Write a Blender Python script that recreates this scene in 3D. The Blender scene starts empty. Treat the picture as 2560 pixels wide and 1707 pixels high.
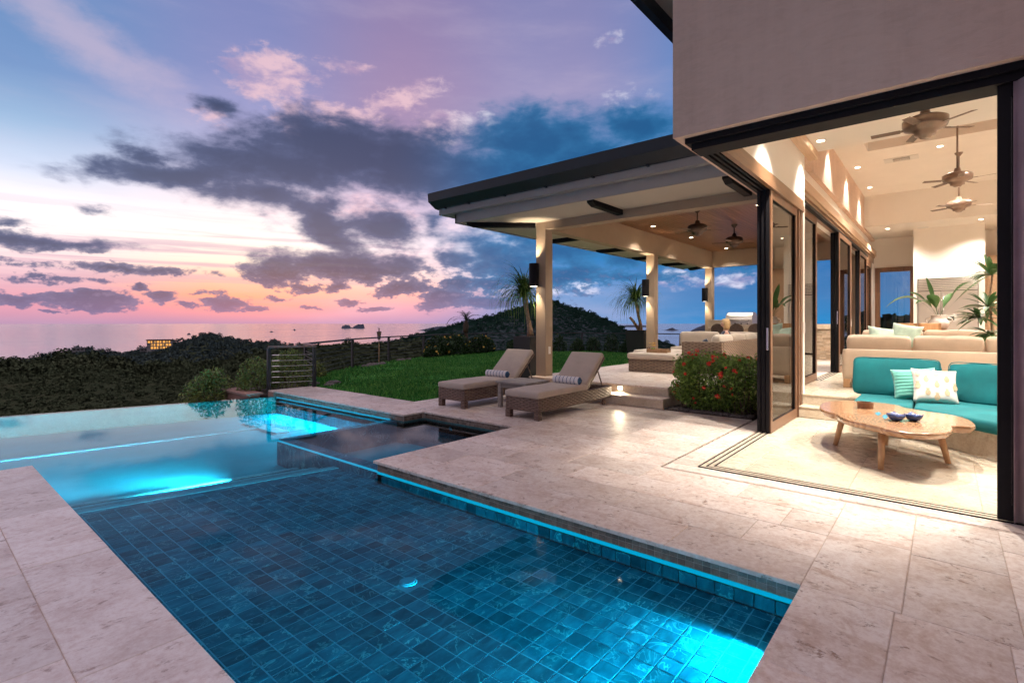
import bpy, bmesh, math, random
import numpy as np
from mathutils import Vector, Matrix
R = math.radians
rnd = random.Random(7)
sc = bpy.context.scene
COL = sc.collection

# ---------------------------------------------------------------- camera
cam_d = bpy.data.cameras.new('camera')
cam = bpy.data.objects.new('camera', cam_d); COL.objects.link(cam)
cam.location = (0, 0, 1.5)
cam.rotation_euler = (R(90), 0, R(-49.94))
cam_d.sensor_width = 36; cam_d.lens = 18.14
cam_d.shift_y = -0.0182
cam_d.clip_start = 0.05; cam_d.clip_end = 90000
sc.camera = cam

# ---------------------------------------------------------------- render settings
sc.render.engine = 'CYCLES'
cy = sc.cycles
cy.use_denoising = True
try:
    cy.denoiser = 'OPENIMAGEDENOISE'; cy.denoising_prefilter = 'ACCURATE'
except Exception:
    pass
cy.max_bounces = 9; cy.diffuse_bounces = 6; cy.glossy_bounces = 4; cy.transparent_max_bounces = 24; cy.transmission_bounces = 4
cy.caustics_reflective = False; cy.caustics_refractive = False
cy.sample_clamp_indirect = 6.0
cy.use_adaptive_sampling = True; cy.adaptive_threshold = 0.03
cy.use_light_tree = True
sc.view_settings.view_transform = 'Standard'
sc.view_settings.look = 'None'
sc.view_settings.exposure = 0.3
sc.view_settings.gamma = 1.0
sc.view_settings.use_curve_mapping = False

def lin(c):
    o = []
    for v in c[:3]:
        v = v / 255.0
        o.append(v / 12.92 if v <= 0.04045 else ((v + 0.055) / 1.055) ** 2.4)
    return (*o, 1.0)

# ---------------------------------------------------------------- node helper
class NT:
    def __init__(s, tree):
        s.t = tree; s.n = tree.nodes; s.l = tree.links
    def node(s, typ, **kw):
        n = s.n.new(typ)
        for k, v in kw.items(): setattr(n, k, v)
        return n
    def link(s, a, b): s.l.new(a, b)
    def put(s, sock, v):
        if isinstance(v, bpy.types.NodeSocket): s.l.new(v, sock)
        elif v is not None: sock.default_value = v
    def math(s, op, a, b=None, c=None, clamp=False):
        n = s.n.new('ShaderNodeMath'); n.operation = op; n.use_clamp = clamp
        for i, v in enumerate((a, b, c)):
            if v is not None: s.put(n.inputs[i], v)
        return n.outputs[0]
    def vmath(s, op, a, b=None, scale=None):
        n = s.n.new('ShaderNodeVectorMath'); n.operation = op
        s.put(n.inputs[0], a)
        if b is not None: s.put(n.inputs[1], b)
        if scale is not None: s.put(n.inputs['Scale'], scale)
        return n.outputs['Value'] if op in ('LENGTH', 'DOT_PRODUCT', 'DISTANCE') else n.outputs[0]
    def mix(s, fac, a, b, blend='MIX'):
        n = s.n.new('ShaderNodeMix'); n.data_type = 'RGBA'; n.blend_type = blend
        s.put(n.inputs[0], fac); s.put(n.inputs[6], a); s.put(n.inputs[7], b)
        return n.outputs[2]
    def ramp(s, fac, stops, interp='LINEAR'):
        n = s.n.new('ShaderNodeValToRGB'); cr = n.color_ramp; cr.interpolation = interp
        while len(cr.elements) < len(stops): cr.elements.new(0.5)
        for e, (p, c) in zip(cr.elements, stops):
            e.position = p; e.color = c if len(c) == 4 else (*c, 1)
        s.put(n.inputs[0], fac)
        return n.outputs[0]
    def smooth(s, v, a, b, lo=0.0, hi=1.0):
        n = s.n.new('ShaderNodeMapRange'); n.interpolation_type = 'SMOOTHSTEP'
        s.put(n.inputs[0], v)
        for i, x in enumerate((a, b, lo, hi)): n.inputs[i + 1].default_value = x
        return n.outputs[0]
    def noise(s, vec, scale, detail=4, rough=0.55, dist=0.0, out='Fac'):
        n = s.n.new('ShaderNodeTexNoise')
        if vec is not None: s.put(n.inputs['Vector'], vec)
        s.put(n.inputs['Scale'], scale); n.inputs['Detail'].default_value = detail
        n.inputs['Roughness'].default_value = rough; n.inputs['Distortion'].default_value = dist
        return n.outputs[out]
    def mapping(s, vec, loc=(0, 0, 0), rot=(0, 0, 0), scale=(1, 1, 1), typ='POINT'):
        n = s.n.new('ShaderNodeMapping'); n.vector_type = typ
        s.put(n.inputs['Vector'], vec)
        n.inputs['Location'].default_value = loc; n.inputs['Rotation'].default_value = rot; n.inputs['Scale'].default_value = scale
        return n.outputs[0]

# ---------------------------------------------------------------- sky: dusk, clouds laid out by azimuth and elevation (degrees)
world = bpy.data.worlds.new('World'); sc.world = world; world.use_nodes = True
w = NT(world.node_tree); w.n.clear()
SKY = 1.0
gen = w.node('ShaderNodeTexCoord').outputs['Generated']
sx = w.node('ShaderNodeSeparateXYZ'); w.link(gen, sx.inputs[0])
az = w.math('MULTIPLY', w.math('ARCTAN2', sx.outputs[1], sx.outputs[0]), 57.29578)
el = w.math('MULTIPLY', w.math('ARCSINE', sx.outputs[2]), 57.29578)
cx = w.node('ShaderNodeCombineXYZ'); w.link(az, cx.inputs[0]); w.link(el, cx.inputs[1])
AE = cx.outputs[0]
eln = w.math('DIVIDE', w.math('MAXIMUM', el, 0.0), 60.0)
def eramp(stops): return w.ramp(eln, [(min(e / 60.0, 1.0), lin(c)) for e, c in stops])  # top stops: unseen zenith, raised to put more light on the deck
cL = eramp([(0, (172, 138, 168)), (1.5, (214, 146, 166)), (3.5, (216, 168, 182)), (5, (236, 204, 208)), (7, (246, 228, 228)), (9.5, (248, 238, 240)), (12.6, (204, 214, 236)), (16, (156, 186, 221)), (20, (122, 156, 206)), (25, (108, 146, 198)), (44, (100, 122, 178)), (60, (204, 186, 194))])
cM = eramp([(0, (172, 138, 168)), (1.3, (232, 146, 150)), (2.5, (255, 162, 128)), (4.2, (255, 190, 156)), (6, (255, 232, 210)), (8.5, (255, 244, 234)), (12, (240, 222, 230)), (15, (196, 191, 222)), (19, (166, 165, 210)), (23, (140, 146, 198)), (44, (98, 116, 174)), (60, (204, 186, 194))])
cR1 = eramp([(0, (160, 138, 176)), (1.5, (214, 156, 176)), (3, (250, 178, 168)), (5, (255, 216, 208)), (8, (252, 234, 238)), (12, (214, 192, 214)), (17, (172, 150, 186)), (22, (170, 144, 182)), (44, (98, 108, 166)), (60, (204, 186, 194))])
cR2 = eramp([(0, (92, 138, 190)), (2, (96, 142, 194)), (4, (92, 140, 196)), (7, (10, 116, 182)), (12, (18, 116, 178)), (18, (96, 132, 186)), (24, (154, 148, 192)), (44, (98, 112, 170)), (60, (204, 186, 194))])
cR3 = eramp([(0, (30, 128, 188)), (3, (50, 112, 170)), (6, (4, 100, 164)), (10, (2, 108, 180)), (20, (70, 140, 204)), (44, (96, 116, 176)), (60, (204, 186, 194))])
cB = eramp([(0, (130, 120, 136)), (10, (152, 138, 148)), (30, (160, 146, 156)), (60, (198, 184, 196))])
base = w.mix(w.smooth(az, -20, 10), cB, cR3)
base = w.mix(w.smooth(az, 15, 34), base, cR2)
base = w.mix(w.smooth(az, 37, 52), base, cR1)
base = w.mix(w.smooth(az, 52, 67), base, cM)
base = w.mix(w.smooth(az, 67, 84), base, cL)
base = w.mix(w.smooth(az, 96, 150), base, cB)
# thin layered bands low over the sunset
bn_ = w.noise(w.mapping(AE, scale=(0.045, 1.1, 1)), 1.0, 6, 0.6, 0.4)
bmask = w.math('MULTIPLY', w.smooth(el, 1.0, 2.5), w.smooth(el, 12.0, 6.5))
bmask = w.math('MULTIPLY', bmask, w.math('MULTIPLY', w.smooth(az, 44, 58), w.smooth(az, 110, 95)))
base = w.mix(w.math('MULTIPLY', w.math('MULTIPLY', w.smooth(bn_, 0.46, 0.62), bmask), w.smooth(el, 2.5, 6.0, 0.30, 0.62)), base, lin((188, 150, 176)))
# faint streaky variation everywhere
nz0 = w.noise(w.mapping(AE, rot=(0, 0, R(-18)), scale=(0.05, 0.22, 1)), 1.0, 6, 0.6)
base = w.mix(w.smooth(nz0, 0.45, 0.8, 0, 0.22), base, lin((214, 196, 216)))
base = w.mix(w.smooth(nz0, 0.2, 0.5, 0.12, 0.0), base, lin((96, 118, 172)))
# domain warp
wv = w.noise(w.mapping(AE, scale=(0.16, 0.30, 1)), 1.0, 6, 0.62, 0.0, 'Color')
wv = w.vmath('SUBTRACT', wv, (0.5, 0.5, 0.5))
AEw = w.vmath('ADD', AE, w.vmath('MULTIPLY', wv, (6.0, 3.2, 0)))
def blobs(L, vec, k=1.15):
    acc = None
    for (a, e, rx, ry, ang, wt) in L:
        kk = k if e > 8 else min(k, 1.2)
        m = w.mapping(vec, (a, e, 0), (0, 0, ang), (rx * kk, ry * kk, 1), 'TEXTURE')
        g = w.node('ShaderNodeTexGradient', gradient_type='SPHERICAL'); w.link(m, g.inputs[0])
        acc = w.math('MULTIPLY', g.outputs[1], wt) if acc is None else w.math('SMOOTH_MAX', w.math('MULTIPLY', g.outputs[1], wt), acc, 0.12)
    return acc
DARK=[(63.5,15.4,12.4,2.3,-0.01,0.95),(51.9,17.4,10.2,3.2,0.03,0.95),(46.3,15.8,9.2,2.9,-0.03,0.9),(58.5,17.6,9.4,3.4,0.02,1.1),(72.2,13.7,9.3,1.3,-0.12,0.95),(66.4,12.8,8.2,1.9,0.04,0.8),(75.6,14.8,2.1,1.1,0.18,0.75),(69.9,19.7,2.9,1,0.19,0.75),(51.9,16,6.4,3.4,0.09,1),(37.8,19.5,8.9,3.4,-0.03,0.95),(42.7,16.3,11.5,2.9,-0.1,0.8),(26.5,20,5.1,2.3,0.08,0.85),(33,17.4,7,2.4,0.04,0.9),(59.7,10.2,5.5,2.1,0.52,1),(53.8,10.1,4.4,2.1,0.21,0.95),(57.7,5.9,10.5,2,-0,1.05),(65,5.1,4,1.8,-0.04,1),(51.9,3.9,3.8,1.6,-0.12,0.95),(47.3,2.9,4.2,1.6,-0.31,1),(45.4,4.7,2,1.5,-0.01,0.9),(83.5,1.8,2.1,0.8,-0.03,0.95),(79.1,1.8,3.5,1.1,-0.03,1),(74.4,2.4,2.4,0.9,-0.03,0.85),(69.1,1.9,2.9,1,-0.02,0.95),(72.3,1.5,1.9,0.5,-0.02,0.85),(76.4,3.3,1,0.6,-0.04,0.8),(66.1,1.4,2.2,0.4,-0.01,0.8),(61.8,3.4,1.9,0.8,-0.02,0.9),(58.9,3.5,2,0.8,-0.02,0.75),(57.1,2.1,1.6,0.6,-0.01,0.85),(60.9,1.4,1.3,0.3,-0.01,0.8),(41.4,6.9,7.1,3.3,0.39,1),(38.7,10.6,6.7,2.6,0.1,0.95),(43.2,2.3,6.2,1.2,-0,0.95),(33.4,5.1,6.6,2.4,0.01,0.9),(31.2,9.4,6.5,2.6,0.12,0.7),(22,7,6.4,2.5,0.04,0.8),(16.2,9.9,5.6,2,0.07,0.7),(82.5,6.6,8,0.8,-0.06,0.85),(77.3,4.9,10.7,0.8,-0,0.7),(82,3.5,7.4,0.6,-0.03,0.55),(79.2,9.6,1.6,0.5,0.25,0.5),(48.4,10.7,2.6,1.7,0.17,0.6),(36.5,1.6,4,0.7,0,0.6),(32.6,10.7,9.6,2.6,0.12,0.95),(27,7.8,7.2,1.9,0.08,0.9),(20.4,9,8.7,2.2,0.11,0.95),(24.9,5,5.4,1.1,0.02,0.8),(35.2,8.2,5.7,2,0.11,0.9),(41.8,4.5,5.3,1.1,-0.1,0.9),(45.8,6.7,3.5,1.7,0.19,0.75),(14.4,5.9,7.2,1.6,0.05,0.8),(9.2,7.8,5.3,1.5,0.08,0.7),(84.2,7.8,2.8,0.5,-0.06,0.5),(81.3,0.9,1.5,0.2,-0.01,0.7),(71.2,2.7,1.6,0.5,-0.03,0.7),(64.3,2.5,1.8,0.4,-0.02,0.7),(55.2,1.4,2.5,0.4,-0.01,0.7)]
PINK=[(65,23.3,4.8,3.2,-0.08,1.05),(67.9,23.8,3.2,1.3,-0,0.8),(63.5,20.2,2.3,2.2,0.82,0.9),(58.1,25.3,3.6,1,0,0.8),(57.7,21.1,6.1,1.2,-0.09,0.95),(51.9,23.1,6.8,1.5,-0.29,0.8),(47.6,20.3,3.9,2.1,0.05,1),(43.2,21.2,1.8,1.5,-0.02,0.75),(69.9,18.8,2.4,1.7,0.14,0.45),(39.6,8.2,4,2.2,0.1,0.8),(44.5,10.8,4.9,2.6,0.28,0.75),(44.5,6.7,6.6,2.6,0.09,0.8),(52.3,7.2,5.1,2.1,-0.03,0.6),(35.6,3.6,3.1,1,0,0.8),(31.7,3.8,2.6,0.9,0.01,0.7),(40.5,10.8,2.7,1.7,-0,0.7),(22,4.5,3.6,1.7,0.03,0.6),(16.6,4.4,3.4,1.6,0.03,0.55),(29.1,28.3,3.9,1,-0.08,0.45),(27.4,22.5,5.1,2.2,0.08,0.35),(56.5,12,8.2,2,0.14,0.6),(64.3,9.9,5.9,1.6,0.14,0.4)]
STREAK=[(80.3,23.3,11.7,2.7,0.42,1)]
fine = w.noise(w.mapping(AE, scale=(0.30, 0.62, 1)), 1.0, 7, 0.58, 0.2)
fine2 = w.noise(w.mapping(AE, loc=(9, 3, 0), scale=(0.45, 0.85, 1)), 1.0, 7, 0.62, 0.25)
fd = w.math('SUBTRACT', fine, 0.5); fp = w.math('SUBTRACT', fine2, 0.5)
st = w.smooth(w.math('MULTIPLY_ADD', fp, 0.5, blobs(STREAK, AEw)), 0.0, 0.95, 0, 0.5)
base = w.mix(st, base, lin((222, 196, 214)))
bP = blobs(PINK, AEw, 1.2)
pm = w.smooth(w.math('MULTIPLY_ADD', w.math('MULTIPLY', fp, w.smooth(bP, 0.0, 0.25)), 1.7, bP), 0.16, 0.72)
pinkc = w.mix(w.smooth(az, 40, 52), lin((222, 222, 240)), lin((240, 200, 210)))
pinkc = w.mix(w.smooth(fine, 0.38, 0.66), pinkc, w.mix(0.45, base, lin((196, 160, 190))))
base = w.mix(w.math('MULTIPLY', pm, 0.85), base, pinkc)
bD = blobs(DARK, AEw, 1.5)
fine3 = w.noise(w.mapping(AE, loc=(3, 7, 0), scale=(0.9, 1.5, 1)), 1.0, 6, 0.62, 0.2)
bD = w.math('MULTIPLY_ADD', w.math('MULTIPLY', w.math('SUBTRACT', fine3, 0.5), w.smooth(bD, 0.0, 0.2)), w.smooth(el, 7.5, 4.0, 0.10, 1.1), bD)
dden = w.math('MULTIPLY_ADD', w.math('MULTIPLY', fd, w.smooth(bD, 0.0, 0.25)), w.smooth(el, 5, 10, 1.2, 0.85), bD)
dm = w.math('MULTIPLY_ADD', w.smooth(el, 9.0, 3.0), w.math('SUBTRACT', w.smooth(dden, 0.22, 0.46), w.smooth(dden, 0.12, 0.60)), w.smooth(dden, 0.12, 0.60))
darkc = w.mix(w.smooth(az, 40, 54), lin((4, 84, 138)), lin((50, 66, 102)))
darkc = w.mix(w.smooth(dden, 0.85, 0.30, 0.0, 0.75), darkc, w.mix(w.smooth(az, 40, 52), lin((40, 120, 174)), lin((84, 98, 140))))
darkc = w.mix(w.smooth(el, 4.5, 1.0, 0, 0.45), darkc, lin((128, 122, 162)))
darkc = w.mix(w.math('MULTIPLY', w.smooth(fine3, 0.50, 0.70, 0, 0.3), w.smooth(el, 7.0, 4.0)), darkc, lin((150, 140, 176)))
base = w.mix(w.math('MULTIPLY', dm, 0.94), base, darkc)
up = w.math('ADD', w.smooth(el, 9, 20, 1.0, 0.80), w.smooth(el, 42, 60, 0.0, 0.26))
base = w.vmath('SCALE', base, scale=up)
# below the horizon
base = w.mix(w.smooth(el, -0.2, -3.0), base, lin((60, 80, 110)))
nish = w.node('ShaderNodeTexSky', sky_type='NISHITA')
nish.sun_disc = False; nish.sun_elevation = R(0.5); nish.sun_rotation = R(-62 + 90)
bg1 = w.node('ShaderNodeBackground'); w.link(base, bg1.inputs[0]); bg1.inputs[1].default_value = SKY
bg2 = w.node('ShaderNodeBackground'); w.link(nish.outputs[0], bg2.inputs[0]); bg2.inputs[1].default_value = 0.012
ad = w.node('ShaderNodeAddShader'); w.link(bg1.outputs[0], ad.inputs[0]); w.link(bg2.outputs[0], ad.inputs[1])
wo = w.node('ShaderNodeOutputWorld'); w.link(ad.outputs[0], wo.inputs[0])
world.cycles.sampling_method = 'MANUAL'; world.cycles.sample_map_resolution = 512

# last glow of the sun below the western horizon
sun_d = bpy.data.lights.new('sun', 'SUN'); sun_d.energy = 0.25; sun_d.angle = R(120); sun_d.color = (1.0, 0.62, 0.5)
sun = bpy.data.objects.new('sun', sun_d); COL.objects.link(sun)
sd = Vector((math.cos(R(70)) * math.cos(R(5)), math.sin(R(70)) * math.cos(R(5)), math.sin(R(5))))
sun.rotation_euler = sd.to_track_quat('Z', 'Y').to_euler()

# ---------------------------------------------------------------- object helpers
def tag(o, label=None, cat=None, group=None, kind=None):
    if label: o['label'] = label
    if cat: o['category'] = cat
    if group: o['group'] = group
    if kind: o['kind'] = kind
    return o
def empty(name, loc=(0, 0, 0), rz=0.0, label=None, cat=None, group=None):
    o = bpy.data.objects.new(name, None); COL.objects.link(o)
    o.location = loc; o.rotation_euler = (0, 0, rz); o.empty_display_size = 0.1
    return tag(o, label, cat, group)
def link_mesh(name, me, parent=None, loc=None, rot=None):
    o = bpy.data.objects.new(name, me); COL.objects.link(o)
    if parent is not None: o.parent = parent
    if loc is not None: o.location = loc
    if rot is not None: o.rotation_euler = rot
    return o
def copy_tree(o, parent=None):
    c = o.copy(); COL.objects.link(c); c.parent = parent
    for ch in list(o.children): copy_tree(ch, c)
    return c
class MB:
    def __init__(s): s.v = []; s.f = []
    def add(s, vs, fs):
        b = len(s.v); s.v += [tuple(p) for p in vs]; s.f += [tuple(i + b for i in f) for f in fs]; return s
    def box(s, x0, x1, y0, y1, z0, z1, M=None):
        vs = [(x, y, z) for z in (z0, z1) for y in (y0, y1) for x in (x0, x1)]
        if M is not None: vs = [tuple(M @ Vector(p)) for p in vs]
        return s.add(vs, [(0, 2, 3, 1), (4, 5, 7, 6), (0, 1, 5, 4), (2, 6, 7, 3), (0, 4, 6, 2), (1, 3, 7, 5)])
    def prism(s, poly, z0, z1, top=None):
        n = len(poly); top = top or poly
        vs = [(x, y, z0) for x, y in poly] + [(x, y, z1) for x, y in top]
        fs = [tuple(range(n - 1, -1, -1)), tuple(range(n, 2 * n))]
        fs += [(i, (i + 1) % n, n + (i + 1) % n, n + i) for i in range(n)]
        return s.add(vs, fs)
    def extrude(s, prof, axis, a, b):
        """closed 2-D profile swept along axis 'x' or 'y' from a to b"""
        n = len(prof)
        P = (lambda t, u, v: (t, u, v)) if axis == 'x' else (lambda t, u, v: (u, t, v))
        vs = [P(a, u, v) for u, v in prof] + [P(b, u, v) for u, v in prof]
        fs = [tuple(range(n)), tuple(range(2 * n - 1, n - 1, -1))] + [(i, n + i, n + (i + 1) % n, (i + 1) % n) for i in range(n)]
        return s.add(vs, fs)
    def tube(s, path, rad, n=8, cap=True):
        path = [Vector(p) for p in path]
        if not isinstance(rad, (list, tuple)): rad = [rad] * len(path)
        vs = []; prev = None
        for i, p in enumerate(path):
            t = (path[min(i + 1, len(path) - 1)] - path[max(i - 1, 0)]).normalized()
            u = Vector((0, 0, 1)) if abs(t.z) < 0.9 else Vector((1, 0, 0))
            a = t.cross(u).normalized(); b = t.cross(a).normalized()
            for k in range(n):
                th = 2 * math.pi * k / n
                vs.append(tuple(p + rad[i] * (math.cos(th) * a + math.sin(th) * b)))
        fs = []
        for i in range(len(path) - 1):
            for k in range(n):
                fs.append((i * n + k, i * n + (k + 1) % n, (i + 1) * n + (k + 1) % n, (i + 1) * n + k))
        if cap:
            fs.append(tuple(range(n - 1, -1, -1))); m = (len(path) - 1) * n; fs.append(tuple(range(m, m + n)))
        return s.add(vs, fs)
    def lathe(s, prof, c=(0, 0, 0), n=20):
        vs = []; m = len(prof)
        for k in range(n):
            th = 2 * math.pi * k / n
            vs += [(c[0] + r * math.cos(th), c[1] + r * math.sin(th), c[2] + z) for r, z in prof]
        fs = []
        for k in range(n):
            for i in range(m - 1):
                fs.append((k * m + i, ((k + 1) % n) * m + i, ((k + 1) % n) * m + i + 1, k * m + i + 1))
        return s.add(vs, fs)
    def mesh(s, name, mat, smooth=False):
        me = bpy.data.meshes.new(name); me.from_pydata(s.v, [], s.f)
        if mat: me.materials.append(mat)
        if smooth: me.shade_smooth()
        return me
    def build(s, name, mat, parent=None, smooth=False, bevel=0.0, seg=2, loc=None, rot=None):
        me = s.mesh(name, mat, smooth)
        bm = bmesh.new(); bm.from_mesh(me); bmesh.ops.recalc_face_normals(bm, faces=bm.faces); bm.to_mesh(me); bm.free()
        o = link_mesh(name, me, parent, loc, rot)
        if bevel > 0:
            m = o.modifiers.new('bevel', 'BEVEL'); m.width = bevel; m.segments = seg; m.limit_method = 'ANGLE'; m.angle_limit = R(40)
        return o
def boxo(name, mat, parent, x0, x1, y0, y1, z0, z1, bevel=0.0, seg=2):
    return MB().box(x0, x1, y0, y1, z0, z1).build(name, mat, parent, bevel=bevel, seg=seg)
def np_mesh(name, verts, faces, mat, parent=None, smooth=False):
    """verts (N,3) float, faces (M,k) int"""
    me = bpy.data.meshes.new(name)
    N = len(verts); M, k = faces.shape
    me.vertices.add(N); me.vertices.foreach_set('co', np.ascontiguousarray(verts, dtype=np.float32).ravel())
    me.loops.add(M * k); me.loops.foreach_set('vertex_index', np.ascontiguousarray(faces, dtype=np.int32).ravel())
    me.polygons.add(M); me.polygons.foreach_set('loop_start', np.arange(0, M * k, k, dtype=np.int32))
    me.polygons.foreach_set('loop_total', np.full(M, k, dtype=np.int32))
    me.update(calc_edges=True)
    if mat: me.materials.append(mat)
    if smooth: me.shade_smooth()
    return link_mesh(name, me, parent)
def cushion_mesh(name, mat, sx, sy, sz, r=0.05, puff=0.02, n=9, wrinkle=0.004, seed=1):
    """upholstered box centred on 0, soft edges, bulging top"""
    rr = random.Random(seed)
    vs = {}; V = []; F = []
    hx, hy, hz = sx / 2, sy / 2, sz / 2
    r = min(r, hz * 0.98, hx * .9, hy * .9)
    ph = [rr.uniform(0, 6.28) for _ in range(6)]
    def pt(a, b, c):
        key = (round(a, 4), round(b, 4), round(c, 4))
        if key in vs: return vs[key]
        p = Vector((a * hx, b * hy, c * hz))
        q = Vector((max(-hx + r, min(hx - r, p.x)), max(-hy + r, min(hy - r, p.y)), max(-hz + r, min(hz - r, p.z))))
        d = p - q
        if d.length > 1e-9: p = q + d.normalized() * r
        w_ = (1 - a * a) * (1 - b * b)
        p.z += c * puff * w_
        wv_ = wrinkle * (math.sin(9 * p.x + ph[0] + 3 * p.y) + math.sin(13 * p.y + ph[1] - 5 * p.x) + math.sin(7 * p.z + ph[2]))
        p += Vector((a, b, c)).normalized() * wv_
        vs[key] = len(V); V.append(tuple(p)); return vs[key]
    # non-uniform parameter so edge loops sit near the border
    ts = [-1, -0.97, -0.9] + [-0.8 + 1.6 * i / n for i in range(n + 1)] + [0.9, 0.97, 1]
    us = [-1, -0.6, -0.2, 0.2, 0.6, 1]
    def face(fn, A, B):
        for i in range(len(A) - 1):
            for j in range(len(B) - 1):
                F.append((fn(A[i], B[j]), fn(A[i + 1], B[j]), fn(A[i + 1], B[j + 1]), fn(A[i], B[j + 1])))
    face(lambda a, b: pt(a, b, 1), ts, ts); face(lambda a, b: pt(b, a, -1), ts, ts)
    face(lambda a, c: pt(a, -1, c), ts, us); face(lambda c, a: pt(a, 1, c), us, ts)
    face(lambda c, b: pt(-1, b, c), us, ts); face(lambda b, c: pt(1, b, c), ts, us)
    me = bpy.data.meshes.new(name); me.from_pydata(V, [], F); me.materials.append(mat); me.shade_smooth()
    bm = bmesh.new(); bm.from_mesh(me); bmesh.ops.recalc_face_normals(bm, faces=bm.faces); bm.to_mesh(me); bm.free()
    return me
def cushion(name, mat, parent, c, s, r=0.05, puff=0.02, rot=None, wrinkle=0.004, seed=1, n=9):
    return link_mesh(name, cushion_mesh(name, mat, *s, r=r, puff=puff, wrinkle=wrinkle, seed=seed, n=n), parent, c, rot)
def pillow_mesh(name, mat, sx, sz, t, n=16, ribs=0, seed=0):
    """thin square pillow in the XZ plane, thickness along y, pinched corners"""
    rr = random.Random(seed); V = []; F = []
    ph = [rr.uniform(0, 6.28) for _ in range(4)]
    def pos(i, j, side):
        u = -1 + 2 * i / n; v = -1 + 2 * j / n
        k = 1 - 0.07 * ((1 - u * u) + (1 - v * v)) / 1.0
        th = t / 2 * (max(0, (1 - u ** 4)) ** 0.6) * (max(0, (1 - v ** 4)) ** 0.6)
        if ribs: th *= 0.72 + 0.28 * abs(math.sin(v * ribs * math.pi / 2))
        th *= 1 + 0.06 * math.sin(4 * u + ph[0]) * math.sin(5 * v + ph[1])
        kx = 1 - 0.08 * (1 - v * v); kz = 1 - 0.08 * (1 - u * u)
        return (u * sx / 2 * kx, side * th, v * sz / 2 * kz)
    for side in (-1, 1):
        b = len(V)
        for j in range(n + 1):
            for i in range(n + 1): V.append(pos(i, j, side))
        for j in range(n):
            for i in range(n):
                q = (b + j * (n + 1) + i, b + j * (n + 1) + i + 1, b + (j + 1) * (n + 1) + i + 1, b + (j + 1) * (n + 1) + i)
                F.append(q if side < 0 else q[::-1])
    me = bpy.data.meshes.new(name); me.from_pydata(V, [], F)
    bm = bmesh.new(); bm.from_mesh(me); bmesh.ops.remove_doubles(bm, verts=bm.verts, dist=1e-5); bm.to_mesh(me); bm.free()
    me.materials.append(mat); me.shade_smooth()
    return me, pos
def lamp(name, typ, loc, energy, color, parent=None, size=0.05, spot=None, blend=0.6, aim=None, shape=None, sy=None):
    d = bpy.data.lights.new(name, typ); d.energy = energy; d.color = color
    if typ == 'AREA':
        d.size = size
        if shape: d.shape = shape
        if sy: d.size_y = sy
    else: d.shadow_soft_size = size
    if typ == 'SPOT': d.spot_size = R(spot or 80); d.spot_blend = blend
    o = bpy.data.objects.new(name, d); COL.objects.link(o)
    o.location = loc
    if aim is not None: o.rotation_euler = (Vector(aim) - Vector(loc)).to_track_quat('-Z', 'Y').to_euler()
    if parent is not None: o.parent = parent
    return o

# ---------------------------------------------------------------- materials
def mat_new(name):
    m = bpy.data.materials.new(name); m.use_nodes = True
    t = NT(m.node_tree); t.n.clear()
    out = t.node('ShaderNodeOutputMaterial')
    b = t.node('ShaderNodeBsdfPrincipled'); t.link(b.outputs[0], out.inputs[0])
    return m, t, b, out
def bump(t, b, h, strength=0.3, dist=0.01):
    n = t.node('ShaderNodeBump'); n.inputs['Strength'].default_value = strength; n.inputs['Distance'].default_value = dist
    t.link(h, n.inputs['Height']); t.link(n.outputs[0], b.inputs['Normal'])
def plain(name, col, rough=0.5, metal=0.0, var=0.0, vscale=8.0, bmp=0.0, bscale=60.0, bdist=0.004, coat=0.0, rv=0.0):
    m, t, b, o = mat_new(name)
    c = (*col[:3], 1)
    pos = t.node('ShaderNodeTexCoord').outputs['Object']
    if var > 0:
        nz = t.noise(pos, vscale, 5, 0.6)
        lo = tuple(v * (1 - var) for v in col[:3]) + (1,); hi = tuple(min(1, v * (1 + var)) for v in col[:3]) + (1,)
        t.link(t.ramp(nz, [(0.25, lo), (0.75, hi)]), b.inputs['Base Color'])
    else: b.inputs['Base Color'].default_value = c
    b.inputs['Roughness'].default_value = rough; b.inputs['Metallic'].default_value = metal
    if rv > 0: t.link(t.math('ADD', t.math('MULTIPLY', t.noise(pos, vscale * 2, 3), rv), rough - rv / 2), b.inputs['Roughness'])
    if coat > 0: b.inputs['Coat Weight'].default_value = coat
    if bmp > 0: bump(t, b, t.noise(pos, bscale, 4, 0.6), bmp, bdist)
    return m
def rand01(t):
    oi = t.node('ShaderNodeObjectInfo').outputs['Random']; gi = t.node('ShaderNodeNewGeometry').outputs['Random Per Island']
    return t.math('FRACT', t.math('ADD', oi, gi))
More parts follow.
